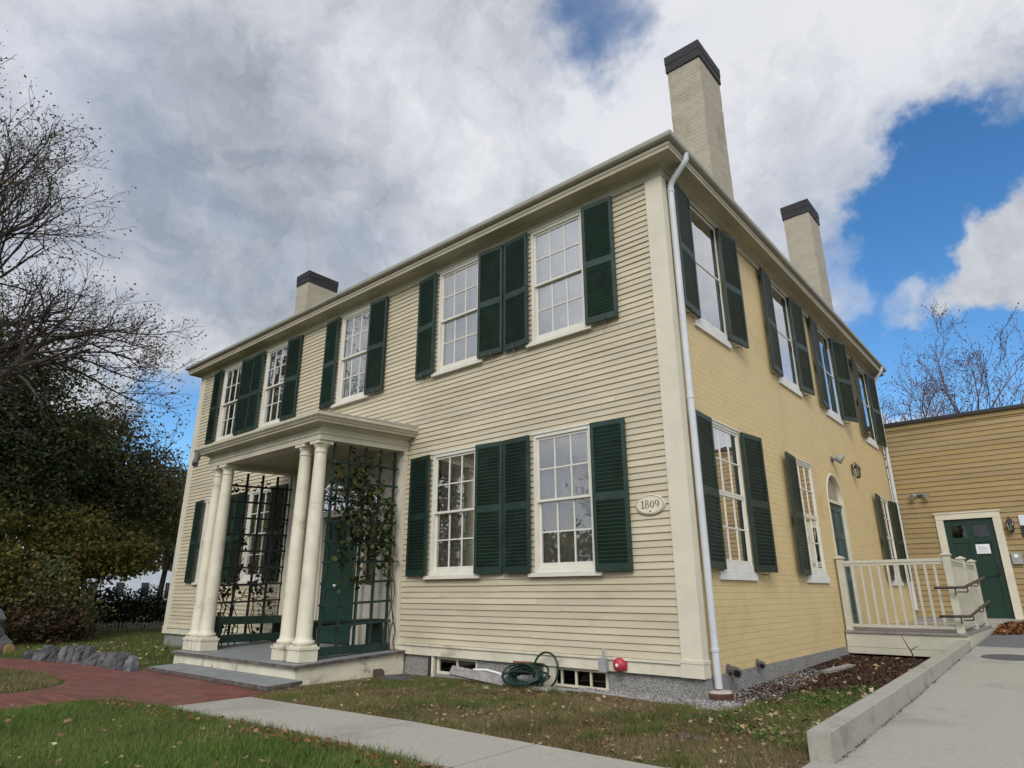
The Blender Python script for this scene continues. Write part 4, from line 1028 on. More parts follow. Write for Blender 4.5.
# ------------------------------------------------------------------ side landing
ld = thing('entry_landing', 'cream wooden landing with railings before the arched side door', 'porch deck', (.85, 6.8, -.1))
LY0, LY1, LX1, LZ = 5.205, 8.40, 1.655, .247
mb = MB(); nb = 14
for i in range(nb):
    a = .02+(LX1-.02)*i/nb; b = .02+(LX1-.02)*(i+1)/nb; mb.box(a+.002, b-.002, LY0-.02, LY1, LZ-.032, LZ)
mb.build('deck', 'deck grey', ld)
mb = MB()
for za, zb_ in ((.012, LZ-.034), (-.085, .008)):
    mb.box(.02, LX1-.03, LY0+.005, LY0+.03, za, zb_); mb.box(LX1-.03, LX1-.006, LY0+.005, LY1-.01, za, zb_)
mb.build('skirt', 'deck cream', ld)
def post(x, y):
    mb = MB(); w = .048; mb.box(x-w, x+w, y-w, y+w, LZ+.002, 1.345)
    p = mb.build('post', 'deck cream', ld)
    mb = MB(); w2 = .068; mb.box(x-w2, x+w2, y-w2, y+w2, 1.346, 1.366)
    mb.add([(x-w2, y-w2, 1.366), (x+w2, y-w2, 1.366), (x+w2, y+w2, 1.366), (x-w2, y+w2, 1.366), (x, y, 1.40)], [(0, 1, 4), (1, 2, 4), (2, 3, 4), (3, 0, 4)])
    mb.build('post_cap', 'deck cream', p)
RY = LY0+.075; RX = LX1-.085
for p in ((.085, RY), (RX, RY), (RX, 6.86), (RX, 8.24)): post(*p)
def railing(p, q):
    mb = MB(); (x0, y0), (x1, y1) = p, q
    if abs(x1-x0) > .1:
        mb.box(x0, x1, y0-.030, y0+.030, 1.265, 1.31); mb.box(x0, x1, y0-.020, y0+.020, 1.225, 1.264); mb.box(x0, x1, y0-.022, y0+.022, LZ+.055, LZ+.10)
    else:
        mb.box(x0-.030, x0+.030, y0, y1, 1.265, 1.31); mb.box(x0-.020, x0+.020, y0, y1, 1.225, 1.264); mb.box(x0-.022, x0+.022, y0, y1, LZ+.055, LZ+.10)
    rl = mb.build('rail', 'deck cream', ld)
    Lg = math.hypot(x1-x0, y1-y0); n = int(round(Lg/.125))
    for i in range(1, n):
        u = i/n; x, y = x0+(x1-x0)*u, y0+(y1-y0)*u
        MB().box(x-.017, x+.017, y-.017, y+.017, LZ+.101, 1.224).build('baluster', 'deck cream', rl)
railing((.134, RY), (RX-.049, RY)); railing((RX, RY+.049), (RX, 6.811)); railing((RX, 6.909), (RX, 8.191))
for zo, y1 in ((.885, 7.9), (.488, 7.9)):
    dz = (y1-5.12)/2.8*.185
    mb = MB(); mb.tube([(1.357, 5.12, zo-.004), (1.55, 5.12, zo-.003), (1.69, 5.12, zo), (1.725, 5.135, zo), (1.735, 5.17, zo+.003), (1.735, y1, zo+dz)], .020, 10)
    hr = smoothmod(mb.build('handrail', 'handrail brown', ld), 60)
    for y in (5.45, 6.86, 7.75):
        zz = zo+(y-5.12)/2.8*.185; MB().tube([(1.735, y, zz-.02), (1.735, y, zz-.075), (1.72, y, zz-.085), (1.575, y, zz-.085)], .010, 6).build('bracket', 'dark iron', hr)
    MB().tube([(1.62, 5.12, zo-.02), (1.62, 5.12, zo-.075), (1.62, 5.15, zo-.085), (1.60, 5.24, zo-.085)], .010, 6).build('bracket', 'dark iron', hr)
mh = MB().lathe([(.30, -.02), (.30, .003), (.29, .005)], (0, 0, 0), 22).build('manhole_cover', 'manhole', local=True, loc=(2.15, 4.32, rampz(4.32)+.004)); mh.rotation_euler = (R_(2.3), 0, 0)
tag(mh, 'dark round utility cover set in the concrete ramp', 'manhole cover')

# ------------------------------------------------------------------ benches, trellises, vines in the portico
def bench(label, x0, x1, y0, y1):
    t = thing('bench', label, 'bench', ((x0+x1)/2, (y0+y1)/2, .0), 'green benches in the portico')
    z = lambda y: .05+K*min(y, 0)
    mb = MB(); zf = z((y0+y1)/2); mb.box(x0, x1, y0, y1, zf+.41, zf+.445); mb.build('seat', 'bench green', t)
    MB().box(x1-.03 if x0 < -6 else x0, x1 if x0 < -6 else x0+.03, y0, y1, zf+(.33 if x0 < -6 else .365), zf+.409).build('apron', 'bench green', t)
    if x0 < -6: MB().box(x1-.035, x1-.005, y0+.06, y1-.06, zf+.06, zf+.18).build('stretcher', 'bench green', t)
    for y in (y0+.02, y1-.06): MB().box(x0+.01, x1-.036 if x0 < -6 else x1-.01, y, y+.04, zf-.002, zf+.408).build('leg', 'bench green', t)
bench('dark green bench beside the left trellis of the portico', -7.86, -7.48, -1.33, -.14)
bench('dark green bench beside the right trellis of the portico', -5.22, -4.86, -1.33, -.14)
def trellis(label, x, y0, y1, z0, z1, nv, m, board):
    t = thing('trellis', label, 'trellis', (x, (y0+y1)/2, .05), 'wooden trellises of the portico')
    zz = lambda y: K*min(y, 0)
    for i in range(nv):
        y = y0+.06+(y1-y0-.12)*i/(nv-1); MB().box(x-.012, x+.012, y-.019, y+.019, z0+zz(y), z1+zz(y)).build('upright', m, t)
    n = int(round((z1-z0-.25)/.278))
    for j in range(n):
        z = z0+.25+.278*(j+.35)
        if z > z1-.03: break
        yc = (y0+y1)/2
        o = MB().box(-.011, .011, -(y1-y0)/2, (y1-y0)/2, -.016, .016).build('crossbar', m, t, local=True, loc=(.024, 0, z-.05+zz(yc))); o.rotation_euler = (math.atan(K), 0, 0)
    if board:
        MB().box(x-.016, x+.034, y0, y1, z0-.03+zz((y0+y1)/2), z0+.075+zz((y0+y1)/2)).build('base_board', m, t)
trellis('green lattice trellis with leafy vine on the right side of the portico', -4.765, -1.36, -.13, .10, 2.94, 5, 'trellis green', True)
trellis('dark lattice trellis on the left side of the portico', -7.90, -1.30, -.02, .10, 2.90, 5, 'dark iron', False)

def leaf_quads(P, size, rng, flat=0.0, aspect=0.7, curl=0.0):
    """P (N,3): one rhombic leaf each, random orientation"""
    n = len(P); u = rng.normal(size=(n, 3)); u[:, 2] *= (1-flat); u /= np.linalg.norm(u, axis=1, keepdims=True)
    w = rng.normal(size=(n, 3)); 
    if flat > .5: w[:, 2] *= (1-flat)
    v = w-(w*u).sum(1, keepdims=True)*u; v /= np.linalg.norm(v, axis=1, keepdims=True)
    s = size*(0.6+0.8*rng.random((n, 1)))
    nn = np.cross(u, v)
    a = P-u*s*.5; c = P+u*s*.5; b = P+v*s*aspect*.5+nn*s*curl; d = P-v*s*aspect*.5+nn*s*curl
    return np.stack([a, b, c, d], 1).reshape(-1, 3)
def vine(label, stems, leafpts, lm, size, loc):
    t = thing('climbing_vine', label, 'vine', loc, 'vines climbing the portico trellises')
    mb = MB()
    for s_ in stems: mb.tube(s_[0], s_[1], 5)
    mb.build('stem', 'vine stem', t)
    fastmesh('leaves', leaf_quads(np.array(leafpts), size, RNG, 0.2, .72, .12), 4, lm, t)
rv = random.Random(5)
def wander(p, q, n, amp):
    p, q = np.array(p), np.array(q); out = []
    for i in range(n+1):
        u = i/n; out.append(tuple(p+(q-p)*u+np.array([rv.uniform(-amp, amp)*.5, rv.uniform(-amp, amp), rv.uniform(-amp, amp)*.4])*(0.3 if i in (0, n) else 1)))
    return out
st = []; tips = []
for k in range(3):
    y = -.16-.035*k; st.append((wander((-4.60-.02*k, -.14-.03*k, -.2), (-4.70, y-.02, 1.5), 10, .035), [.011-.0004*i for i in range(11)]))
    st.append((wander((-4.70, y-.02, 1.5), (-4.73, -.3-.25*k, 2.55), 8, .05), [.008-.0005*i for i in range(9)]))
for k in range(14):
    a = rv.uniform(-.95, -.2); zb = rv.uniform(1.6, 2.6); st.append((wander((-4.73, a, zb), (-4.72+rv.uniform(-.1, .15), a-rv.uniform(-.2, .35), zb+rv.uniform(-.9, .2)), 7, .05), [.006]*8))
pts = []
def clump(c, r, n):
    for _ in range(n):
        d = np.array([rv.gauss(0, 1), rv.gauss(0, 1), rv.gauss(0, 1)]); pts.append(np.array(c)+d*np.array(r)*.55)
for c, r, n in [((-4.75, -.95, 2.40), (.16, .28, .24), 150), ((-4.75, -.80, 2.10), (.16, .30, .28), 180), ((-4.74, -1.02, 1.75), (.15, .20, .30), 120), ((-4.74, -.75, 1.65), (.15, .25, .25), 120),
                ((-4.74, -.5, 2.2), (.12, .2, .3), 80), ((-4.72, -.45, 1.55), (.13, .2, .25), 90), ((-4.72, -.30, 1.75), (.1, .12, .45), 80), ((-4.72, -.62, 1.35), (.1, .2, .2), 60), ((-4.72, -.26, 1.2), (.08, .1, .25), 30), ((-4.74, -1.1, 1.35), (.1, .12, .3), 50), ((-4.75, -.75, 2.7), (.1, .4, .12), 50), ((-4.72, -.78, 1.02), (.1, .2, .12), 35)]:
    clump(c, r, n)
vine('leafy green vine climbing the right trellis of the portico', st, pts, 'vine leaf', .085, (-4.62, -.14, -.2))
st = []; pts = []
for k in range(9):
    y = rv.uniform(-1.3, -.2); st.append((wander((-7.98, y, -.1), (-7.93, y+rv.uniform(-.3, .3), rv.uniform(.8, 1.15)), 8, .06), [.013-.001*i for i in range(9)]))
for k in range(10):
    y = rv.uniform(-1.3, -.2); z = rv.uniform(.4, 1.0); st.append((wander((-7.95, y, z), (-7.92, y+rv.uniform(-.5, .5), z+rv.uniform(-.4, .5)), 7, .07), [.008]*8))
for k in range(3): st.append((wander((-7.95, -.25-.1*k, .9), (-7.93, -.2-.12*k, 2.6), 9, .05), [.007]*10))
for c, r, n in [((-7.93, -1.0, .95), (.12, .25, .2), 70), ((-7.93, -.5, .95), (.12, .25, .2), 80), ((-7.93, -.22, 1.5), (.08, .1, .6), 90), ((-7.93, -.9, 1.75), (.06, .25, .15), 35), ((-7.93, -1.0, 2.6), (.06, .2, .12), 25), ((-7.93, -.55, 2.65), (.06, .2, .1), 18), ((-7.93, -.35, .6), (.1, .15, .3), 40), ((-7.93, -1.1, .5), (.1, .15, .25), 40), ((-7.93, -.8, 1.25), (.06, .3, .1), 25)]:
    clump(c, r, n)
vine('dark straggly vine climbing the left trellis of the portico', st, pts, 'vine leaf dark', .075, (-7.95, -.6, -.2))
# bare sapling by the landing
mb = MB(); mb.tube([(1.05, 4.6, gzf(1.05, 4.6)), (1.0, 4.62, .02), (.95, 4.65, .12), (.90, 4.66, .24)], [.012, .010, .007, .004], 5); mb.tube([(1.0, 4.62, .03), (1.07, 4.6, .08), (1.11, 4.62, .09)], [.006, .005, .003], 4)
tag(mb.build('sapling', 'bark', origin=(1.05, 4.6, -.1)), 'thin bare sapling stem in front of the cream landing', 'sapling')

# ------------------------------------------------------------------ trees and shrubs
def tree_wood(seed, base, height, spread, r0, levels=4, lean=(0, 0), trunk_frac=.35, up=.35, nkids=(5, 6, 5), twig=.004, side_bias=(0, 0)):
    """recursive branching; returns (trunk MB, twig MB, twig tips)"""
    rr = random.Random(seed); big = MB(); fine = MB(); tips = []
    def grow(p, d, length, r, lev):
        n = 7 if lev == 0 else 6 if lev == 1 else 4
        pts = [Vector(p)]; dd = Vector(d).normalized(); rad = [r]
        for i in range(n):
            j = .10 if lev == 0 else .22
            dd = (dd+Vector((rr.gauss(0, j), rr.gauss(0, j), rr.gauss(0, j*.7)+up*.10*(lev > 0)))).normalized()
            pts.append(pts[-1]+dd*length/n); rad.append(max(twig, r*(1-.72*(i+1)/n) if lev > 0 else r*(1-.55*(i+1)/n)))
        (big if lev <= 1 else fine).tube(pts, rad, 8 if lev == 0 else 5 if lev == 1 else 3, cap=(lev < 1))
        if lev >= levels:
            tips.append(tuple(pts[-1])); tips.append(tuple(pts[-2])); return
        k = nkids[min(lev, len(nkids)-1)]
        for i in range(k):
            t = (trunk_frac if lev == 0 else .25)+(1-(trunk_frac if lev == 0 else .25))*(i+rr.random()*.8)/k
            t = min(t, .98); a = t*n; ii = min(int(a), n-1); q = pts[ii].lerp(pts[ii+1], a-ii)
            ax = (pts[ii+1]-pts[ii]).normalized(); ang = rr.uniform(.5, 1.0)
            perp = ax.orthogonal().normalized(); perp.rotate(Matrix.Rotation(rr.uniform(0, 6.283), 3, ax))
            nd_ = ax*math.cos(ang)+perp*math.sin(ang)*spread
            nd_ += Vector((side_bias[0], side_bias[1], up))*(.5 if lev < 2 else .2)
            grow(q, nd_, length*rr.uniform(.50, .72)*(1.05-.35*t), max(twig, rad[ii]*.62), lev+1)
        if lev > 0: tips.append(tuple(pts[-1]))
    grow(base, (lean[0], lean[1], 1), height*.62, r0, 0)
    return big, fine, tips
def tree(label, name, cat, seed, base, height, spread, r0, bark, lm, leaves, lsize, jitter, group=None, lobes=None, **kw):
    t = thing(name, label, cat, base, group)
    big, fine, tips = tree_wood(seed, base, height, spread, r0, **kw)
    big.build('trunk', bark, t)
    crown = fine.build('crown', bark, t)
    P = []
    rng = np.random.default_rng(seed)
    if leaves and tips:
        T = np.array(tips); idx = rng.integers(0, len(T), leaves)
        P.append(T[idx]+rng.normal(0, jitter, (leaves, 3)))
    if lobes:
        for c, r, n in lobes:
            d = rng.normal(size=(n, 3)); d /= np.linalg.norm(d, axis=1, keepdims=True)
            rad = rng.random((n, 1))**.45
            # uneven outline: radius varies with direction in lumps
            w = 1+.22*np.sin(d[:, :1]*5+c[0])*np.cos(d[:, 1:2]*6+c[1])+.16*np.sin(d[:, 2:3]*9+c[2]*3)
            P.append(np.array(c)+d*rad*w*np.array(r))
    if P:
        P = np.concatenate(P); P = P[P[:, 2] > -.2]
        fastmesh('foliage', leaf_quads(P, lsize, rng, .15, .65, .1), 4, lm, t)
    return t
GT = 'trees left of the house'
# tall maple with few leaves left, branches reaching over the sky at upper left
tree('tall half-bare tree at the far left with sparse branches against the clouds', 'maple_tree', 'tree', 21, (-18.5, -5.2, -.28), 15.5, .95, .30, 'bark', 'leaf brown', 7000, .075, .20, GT, levels=4, nkids=(10, 7, 6, 6), up=.34, trunk_frac=.30, twig=.006, side_bias=(.12, .28))
tree('spreading half-bare tree behind the dark evergreen on the left', 'maple_tree', 'tree', 33, (-22.5, -.9, -.28), 14.5, 1.0, .26, 'bark', 'leaf olive', 9000, .10, .26, GT, levels=4, nkids=(9, 7, 6, 5), up=.28, trunk_frac=.22, twig=.006, side_bias=(.05, .22))
tree('dense dark green evergreen tree left of the house', 'evergreen_tree', 'tree', 41, (-19.0, -3.4, -.28), 8.0, .9, .20, 'bark', 'leaf dark', 0, .105, .3, GT, levels=3, nkids=(10, 6, 4), up=.2,
     lobes=[((-18.6, -4.6, 5.2), (1.7, 2.0, 1.7), 14250), ((-18.8, -3.0, 5.9), (1.6, 1.7, 1.5), 12000), ((-18.6, -2.4, 3.6), (1.6, 2.0, 2.0), 15750), ((-18.4, -4.4, 2.8), (1.7, 1.9, 1.9), 14250), ((-19.2, -6.2, 4.2), (1.8, 1.9, 2.4), 12750), ((-18.6, -1.2, 5.0), (1.4, 1.3, 1.2), 6750), ((-18.9, -5.6, 7.0), (1.5, 1.7, 1.3), 5400), ((-18.9, -3.8, 7.5), (1.5, 1.9, 1.0), 3300), ((-18.7, -1.9, 6.9), (1.2, 1.3, .7), 1350)])
tree('olive and brown leafed tree between the evergreen and the house', 'autumn_tree', 'tree', 52, (-21.5, .6, -.28), 8.0, .9, .16, 'bark', 'leaf olive', 0, .125, .3, GT, levels=3, nkids=(10, 6, 5), up=.3,
     lobes=[((-21.0, -.6, 4.6), (1.9, 1.6, 1.7), 7500), ((-21.2, 1.0, 4.4), (1.9, 1.5, 1.5), 6500), ((-21.0, .2, 2.8), (1.9, 1.9, 1.5), 8000), ((-21.4, 2.2, 4.9), (1.5, 1.2, 1.0), 2200), ((-21.6, 2.9, 3.6), (1.8, 1.5, 1.3), 4500), ((-21.4, .4, 6.3), (1.3, 1.6, .8), 1400), ((-20.8, 1.6, 2.2), (1.6, 1.5, .9), 3500)])
tree('rusty brown leafed tree showing just past the far corner of the house', 'autumn_tree', 'tree', 54, (-27.0, 5.5, -.28), 8.0, .9, .14, 'bark', 'leaf brown', 0, .13, .3, GT, levels=3, nkids=(10, 6, 5), up=.3,
     lobes=[((-26.6, 4.6, 4.9), (1.8, 1.5, 1.3), 4200), ((-26.8, 6.2, 4.9), (1.8, 1.5, 1.4), 3600), ((-26.5, 5.0, 3.2), (1.8, 1.7, 1.4), 4500)])
def shrub(label, name, seed, base, lobes, lm, size, group=None, cat='shrub', stems=9, h=1.4):
    t = thing(name, label, cat, base, group); rr = random.Random(seed); mb = MB()
    for k in range(stems):
        a = rr.uniform(0, 6.283); q = (base[0]+rr.uniform(.2, .8)*math.cos(a)*h*.6, base[1]+rr.uniform(.2, .8)*math.sin(a)*h*.6, base[2]+h*rr.uniform(.6, 1))
        m_ = tuple((base[i]*.6+q[i]*.4)+rr.uniform(-.1, .1) for i in range(3)); mb.tube([(base[0]+.1*math.cos(a), base[1]+.1*math.sin(a), base[2]-.05), m_, q], [.03, .02, .008], 4)
    mb.build('stem', 'bark', t)
    rng = np.random.default_rng(seed); P = []
    for c, r, n in lobes:
        d = rng.normal(size=(n, 3)); d /= np.linalg.norm(d, axis=1, keepdims=True)
        w = 1+.25*np.sin(d[:, :1]*6+c[0])*np.cos(d[:, 1:2]*5+c[1])+.15*np.sin(d[:, 2:3]*8+c[2]*3)
        P.append(np.array(c)+d*rng.random((n, 1))**.42*w*np.array(r))
    P = np.concatenate(P); P = P[P[:, 2] > gz(P[:, 0], P[:, 1])+.01]
    fastmesh('foliage', leaf_quads(P, size, rng, .2, .65, .1), 4, lm, t); return t
GS = 'shrubs on the left lawn'
shrub('large yellow-green shrub in front of the evergreen at the left edge', 'shrub', 61, (-15.8, -3.9, -.28), [((-15.7, -4.4, 1.3), (1.1, 1.3, 1.3), 6200), ((-15.9, -3.1, 1.2), (1.0, 1.0, 1.1), 5200), ((-16.4, -3.4, 2.5), (1.0, 1.2, .8), 2400)], 'leaf yellow', .11, GS, stems=12, h=2.0)
shrub('yellow-green shrub with loose branches before the white house', 'shrub', 62, (-17.0, -.9, -.28), [((-17.0, -1.3, 1.45), (1.0, 1.0, 1.0), 4800), ((-17.3, -.2, 1.75), (1.0, 1.1, .75), 3400), ((-17.2, .75, 1.85), (.9, .6, .6), 1500), ((-17.4, -.9, 2.5), (1.0, 1.3, .6), 1900)], 'leaf yellow', .11, GS, stems=9, h=1.8)
shrub('low rust-red shrub beside the boulder', 'shrub', 63, (-14.9, -1.75, -.28), [((-14.9, -1.85, .22), (.8, .75, .6), 2800), ((-15.0, -1.15, .10), (.6, .55, .38), 1400)], 'leaf rust', .08, GS, stems=10, h=.7)
shrub('dark olive shrub behind the rust-red one', 'shrub', 64, (-15.6, -1.7, -.28), [((-15.6, -1.8, .75), (.9, .8, 1.0), 4200), ((-15.9, -.9, .35), (.7, .7, .6), 1800)], 'leaf olive', .09, GS, stems=8, h=1.0)
shrub('clipped dark evergreen hedge below the white house', 'hedge', 65, (-21.0, 2.0, -.28), [((-21.5, .8, .35), (.8, .8, .62), 3000), ((-21.3, 1.7, .38), (.8, .8, .62), 3000), ((-21.0, 2.7, .40), (.8, .8, .6), 3000), ((-20.7, 3.8, .38), (.8, .9, .6), 3000), ((-20.4, 5.0, .38), (.8, .9, .6), 2600)], 'hedge leaf', .09, None, 'hedge', stems=6, h=.8)
pf = thing('picket_fence', 'low weathered picket fence in front of the dark hedge', 'fence', (-19.8, 2.0, -.28))
mb = MB(); A0, A1 = Vector((-20.3, .2, -.28)), Vector((-18.6, 4.2, -.28)); dn = (A1-A0).normalized()
for k in range(44):
    c = A0.lerp(A1, k/43); mb.box(c.x-.012, c.x+.012, c.y-.028, c.y+.028, -.28, .0+random.uniform(-.03, .02))
mb.build('pickets', 'fence grey', pf)
for z in (-.2, -.06): MB().tube([A0+Vector((-.02, 0, z+.28)), A1+Vector((-.02, 0, z+.28))], .015, 4).build('rail', 'fence grey', pf)
# bare trees beyond the annex
GB = 'bare trees beyond the annex roof'
tree('taller bare reddish tree beyond the annex roof', 'bare_tree', 'tree', 71, (-1.7, 31.0, -.2), 16.6, .8, .17, 'bark purple', 'leaf purple', 1600, .09, .2, GB, levels=4, nkids=(9, 4, 4, 3), up=.6, trunk_frac=.30, twig=.010)
tree('smaller bare reddish tree beyond the annex roof at the right', 'bare_tree', 'tree', 75, (1.5, 31.5, -.2), 15.2, .8, .13, 'bark purple', 'leaf purple', 1500, .09, .2, GB, levels=4, nkids=(8, 4, 4, 3), up=.55, trunk_frac=.40, twig=.010)
# trees across the lawn behind the viewer, mirrored in the front windows
for k, (x, y, h, sd_) in enumerate([(-7, -30, 13, 81), (-20, -33, 14, 84), (3, -34, 12, 82)]):
    tree('bare tree across the front lawn, mirrored in the window panes', 'lawn_tree', 'tree', sd_, (x, y, -.28), h, .95, .2, 'bark', 'leaf brown', 900, .14, .3, 'trees mirrored in the front windows', levels=3, nkids=(10, 7, 5), up=.35, trunk_frac=.25, twig=.012)
rt = np.random.default_rng(8); nT = 16000; TX = rt.uniform(-170, 60, nT); hT = 8.5+2.2*np.sin(TX*.11)+1.6*np.sin(TX*.31+1)+.8*np.sin(TX*.9)
TL = np.column_stack([TX, rt.uniform(-76, -64, nT), -.3+hT*rt.random(nT)**.75])
tag(fastmesh('treeline', leaf_quads(TL, 1.15, rt, .1, .75, .1), 4, 'leaf olive', origin=(-55, -70, -.3)), kind='stuff')
# white house far behind
wh = thing('white_house', 'white clapboard house with dark windows far behind the left shrubs', 'house', (-92, 27, -.3))
HX0, HX1, HY0, HY1 = -104, -84, 19, 37
mb = MB(); clap_rows(mb, HX0, HX1, -.3, 6.2, .2, [], .02, random.Random(4), HY0)
mb.box(HX0, HX1, HY0+.01, HY1, -.3, 6.2); mb.prism([(HY0, 6.2), (HY1, 6.2), ((HY0+HY1)/2, 11)], 'x', HX0, HX1)
mb.build('wall', 'white clapboard', wh)
mb = MB(); ym = (HY0+HY1)/2
mb.add([(HX0-.4, HY0-.5, 5.9), (HX1+.4, HY0-.5, 5.9), (HX1+.4, ym, 11.1), (HX0-.4, ym, 11.1), (HX0-.4, HY1+.5, 5.9), (HX1+.4, HY1+.5, 5.9), (HX0-.4, HY0-.5, 6.2), (HX1+.4, HY0-.5, 6.2), (HX1+.4, ym, 11.4), (HX0-.4, ym, 11.4), (HX0-.4, HY1+.5, 6.2), (HX1+.4, HY1+.5, 6.2)], [(0, 3, 2, 1), (3, 4, 5, 2), (6, 7, 8, 9), (9, 8, 11, 10), (0, 1, 7, 6), (4, 10, 11, 5)])
mb.build('roof', 'far roof', wh)
for zz in (.6, 3.7):
    for k in range(7): MB().box(HX0+1.2+k*2.7, HX0+2.1+k*2.7, HY0-.09, HY0-.03, zz, zz+1.6).build('window', 'dark glass', wh)
    for k in range(6): MB().box(HX1+.01, HX1+.07, HY0+1.5+k*2.8, HY0+2.35+k*2.8, zz, zz+1.6).build('window', 'dark glass', wh)

# ------------------------------------------------------------------ stones, boulder, log
def stone_mesh(seed, sx_, sy_, sz_, jit=.11):
    rr = random.Random(seed); mb = MB(); n = 9; lv = 6
    for j in range(lv):
        v = j/(lv-1)
        for i in range(n):
            a = 6.283*i/n; k = (1-.38*v**2)*(1+rr.uniform(-.17, .17)); k *= .94 if j == lv-1 else 1
            mb.v.append((sx_*k*math.copysign(abs(math.cos(a))**.6, math.cos(a)), sy_*k*math.copysign(abs(math.sin(a))**.6, math.sin(a)), sz_*v+rr.uniform(-jit, jit)*sz_*(v > .3)-(.05 if j == 0 else 0)))
    for j in range(lv-1):
        for i in range(n): mb.f.append((j*n+i, j*n+(i+1) % n, (j+1)*n+(i+1) % n, (j+1)*n+i))
    mb.v.append((rr.uniform(-.2, .2)*sx_, rr.uniform(-.2, .2)*sy_, sz_*1.08)); c = len(mb.v)-1
    for i in range(n): mb.f.append(((lv-1)*n+i, (lv-1)*n+(i+1) % n, c))
    return mb
edge = [(-7.78, -2.36), (-9.0, -2.40), (-10.1, -2.56), (-11.3, -2.84)]
seg = [math.dist(a, b) for a, b in zip(edge[:-1], edge[1:])]; tot = sum(seg)
ns = 14
ordn = ['first', 'second', 'third', 'fourth', 'fifth', 'sixth', 'seventh', 'eighth', 'ninth', 'tenth', 'eleventh', 'twelfth', 'thirteenth', 'fourteenth', 'fifteenth', 'sixteenth', 'seventeenth']
for k in range(ns):
    s_ = (k+.5)/ns*tot; i = 0
    while i < len(seg)-1 and s_ > seg[i]: s_ -= seg[i]; i += 1
    a, b = edge[i], edge[i+1]; u = s_/seg[i]; x, y = a[0]+(b[0]-a[0])*u, a[1]+(b[1]-a[1])*u
    low = k >= 12
    o = stone_mesh(100+k, .092+random.uniform(-.02, .012), random.uniform(.09, .14), random.uniform(.19, .29) if not low else random.uniform(.13, .17)).build('edging_stone', 'rock', local=True, loc=(x, y, gzf(x, y)-.02), rotz=math.atan2(b[1]-a[1], b[0]-a[0]))
    tag(o, ordn[k]+' upright grey edging stone along the brick path, counted from the porch step', 'stone', 'grey stones edging the brick path')
bd = stone_mesh(7, .62, .55, .80, .05).build('boulder', 'boulder', local=True, loc=(-14.6, -3.05, -.3), rotz=.4); tag(bd, 'large dark boulder behind the cut log at the left edge', 'boulder')
lg = thing('cut_log', 'cut log with a pale round sawn end before the boulder', 'log', (-13.6, -3.15, -.1))
la, lb = Vector((-13.15, -3.02, -.08)), Vector((-14.3, -3.9, -.06)); mb = MB(); mb.tube([la, la.lerp(lb, .5), lb], [.19, .185, .18], 14); smoothmod(mb.build('bark', 'log bark', lg), 50)
dl = (la-lb).normalized(); mb = MB(); mb.tube([la+dl*.002, la+dl*.012], [.178, .176], 14); mb.build('cut_end', 'cut wood', lg)
lg = thing('cut_log', 'shorter cut log end lying in front of the first log', 'log', (-13.0, -2.85, -.2))
la, lb = Vector((-12.85, -2.75, -.19)), Vector((-13.3, -3.0, -.19)); mb = MB(); mb.tube([la, lb], [.12, .12], 12); smoothmod(mb.build('bark', 'log bark', lg), 50)
dl = (la-lb).normalized(); mb = MB(); mb.tube([la+dl*.002, la+dl*.012], [.112, .11], 12); mb.build('cut_end', 'cut wood', lg)

# ------------------------------------------------------------------ grass, gravel, mulch, fallen leaves
def inside(P, poly):
    x, y = P[:, 0], P[:, 1]; r = np.zeros(len(P), bool); n = len(poly)
    for i in range(n):
        (x0, y0), (x1, y1) = poly[i], poly[(i+1) % n]
        c = ((y0 > y) != (y1 > y)); xi = (x1-x0)*(y-y0)/((y1-y0) if y1 != y0 else 1e-9)+x0
        r ^= c & (x < xi)
    return r
def vnoise(P, s, seed):
    rg = np.random.default_rng(seed); G = rg.random((64, 64)); q = P[:, :2]*s
    i = np.floor(q).astype(int); f = q-i; f = f*f*(3-2*f)
    g = lambda a, b: G[(i[:, 0]+a) % 64, (i[:, 1]+b) % 64]
    return (g(0, 0)*(1-f[:, 0])+g(1, 0)*f[:, 0])*(1-f[:, 1])+(g(0, 1)*(1-f[:, 0])+g(1, 1)*f[:, 0])*f[:, 1]
def scatter(poly, dens, thr=None, nscale=1.2, seed=0, excl=()):
    rg = np.random.default_rng(seed+500); a = np.array(poly); lo, hi = a.min(0), a.max(0)
    n = int(dens*np.prod(hi-lo)); P = lo+rg.random((n, 2))*(hi-lo); P = P[inside(P, poly)]
    for e in excl: P = P[~inside(P, e)]
    if thr is not None:
        v = .65*vnoise(P, nscale, seed)+.35*vnoise(P, nscale*3.1, seed+1); P = P[v+rg.normal(0, .09, len(P)) > thr]
    return np.column_stack([P, gz(P[:, 0], P[:, 1])])
def blades(name, P, h, w, m, seed):
    rg = np.random.default_rng(seed); n = len(P); a = rg.random(n)*6.283
    hh = h*(.45+.8*rg.random(n)); lean = rg.normal(0, .5, (n, 2))*hh[:, None]
    dx = np.column_stack([np.cos(a), np.sin(a), np.zeros(n)])*w*.5
    tip = P+np.column_stack([lean, hh]); base = P-np.array([0, 0, .005])
    V = np.stack([base-dx, base+dx, tip], 1).reshape(-1, 3)
    o = fastmesh(name, V, 3, m, origin=(float(P[:, 0].mean()), float(P[:, 1].mean()), -.25)); tag(o, kind='stuff'); return o
walk = [(-3.98, -3.46), (1.6, -3.46), (1.6, -2.62), (-3.98, -2.62)]
front_l = [(-5.1, -3.62), (-4.6, -3.5), (-3.9, -3.49), (1.5, -3.49), (1.5, -6.2), (-5.1, -6.2)]
blades('grass', scatter(front_l, 5200, .30, .9, 1), .060, .006, 'grass green', 1)
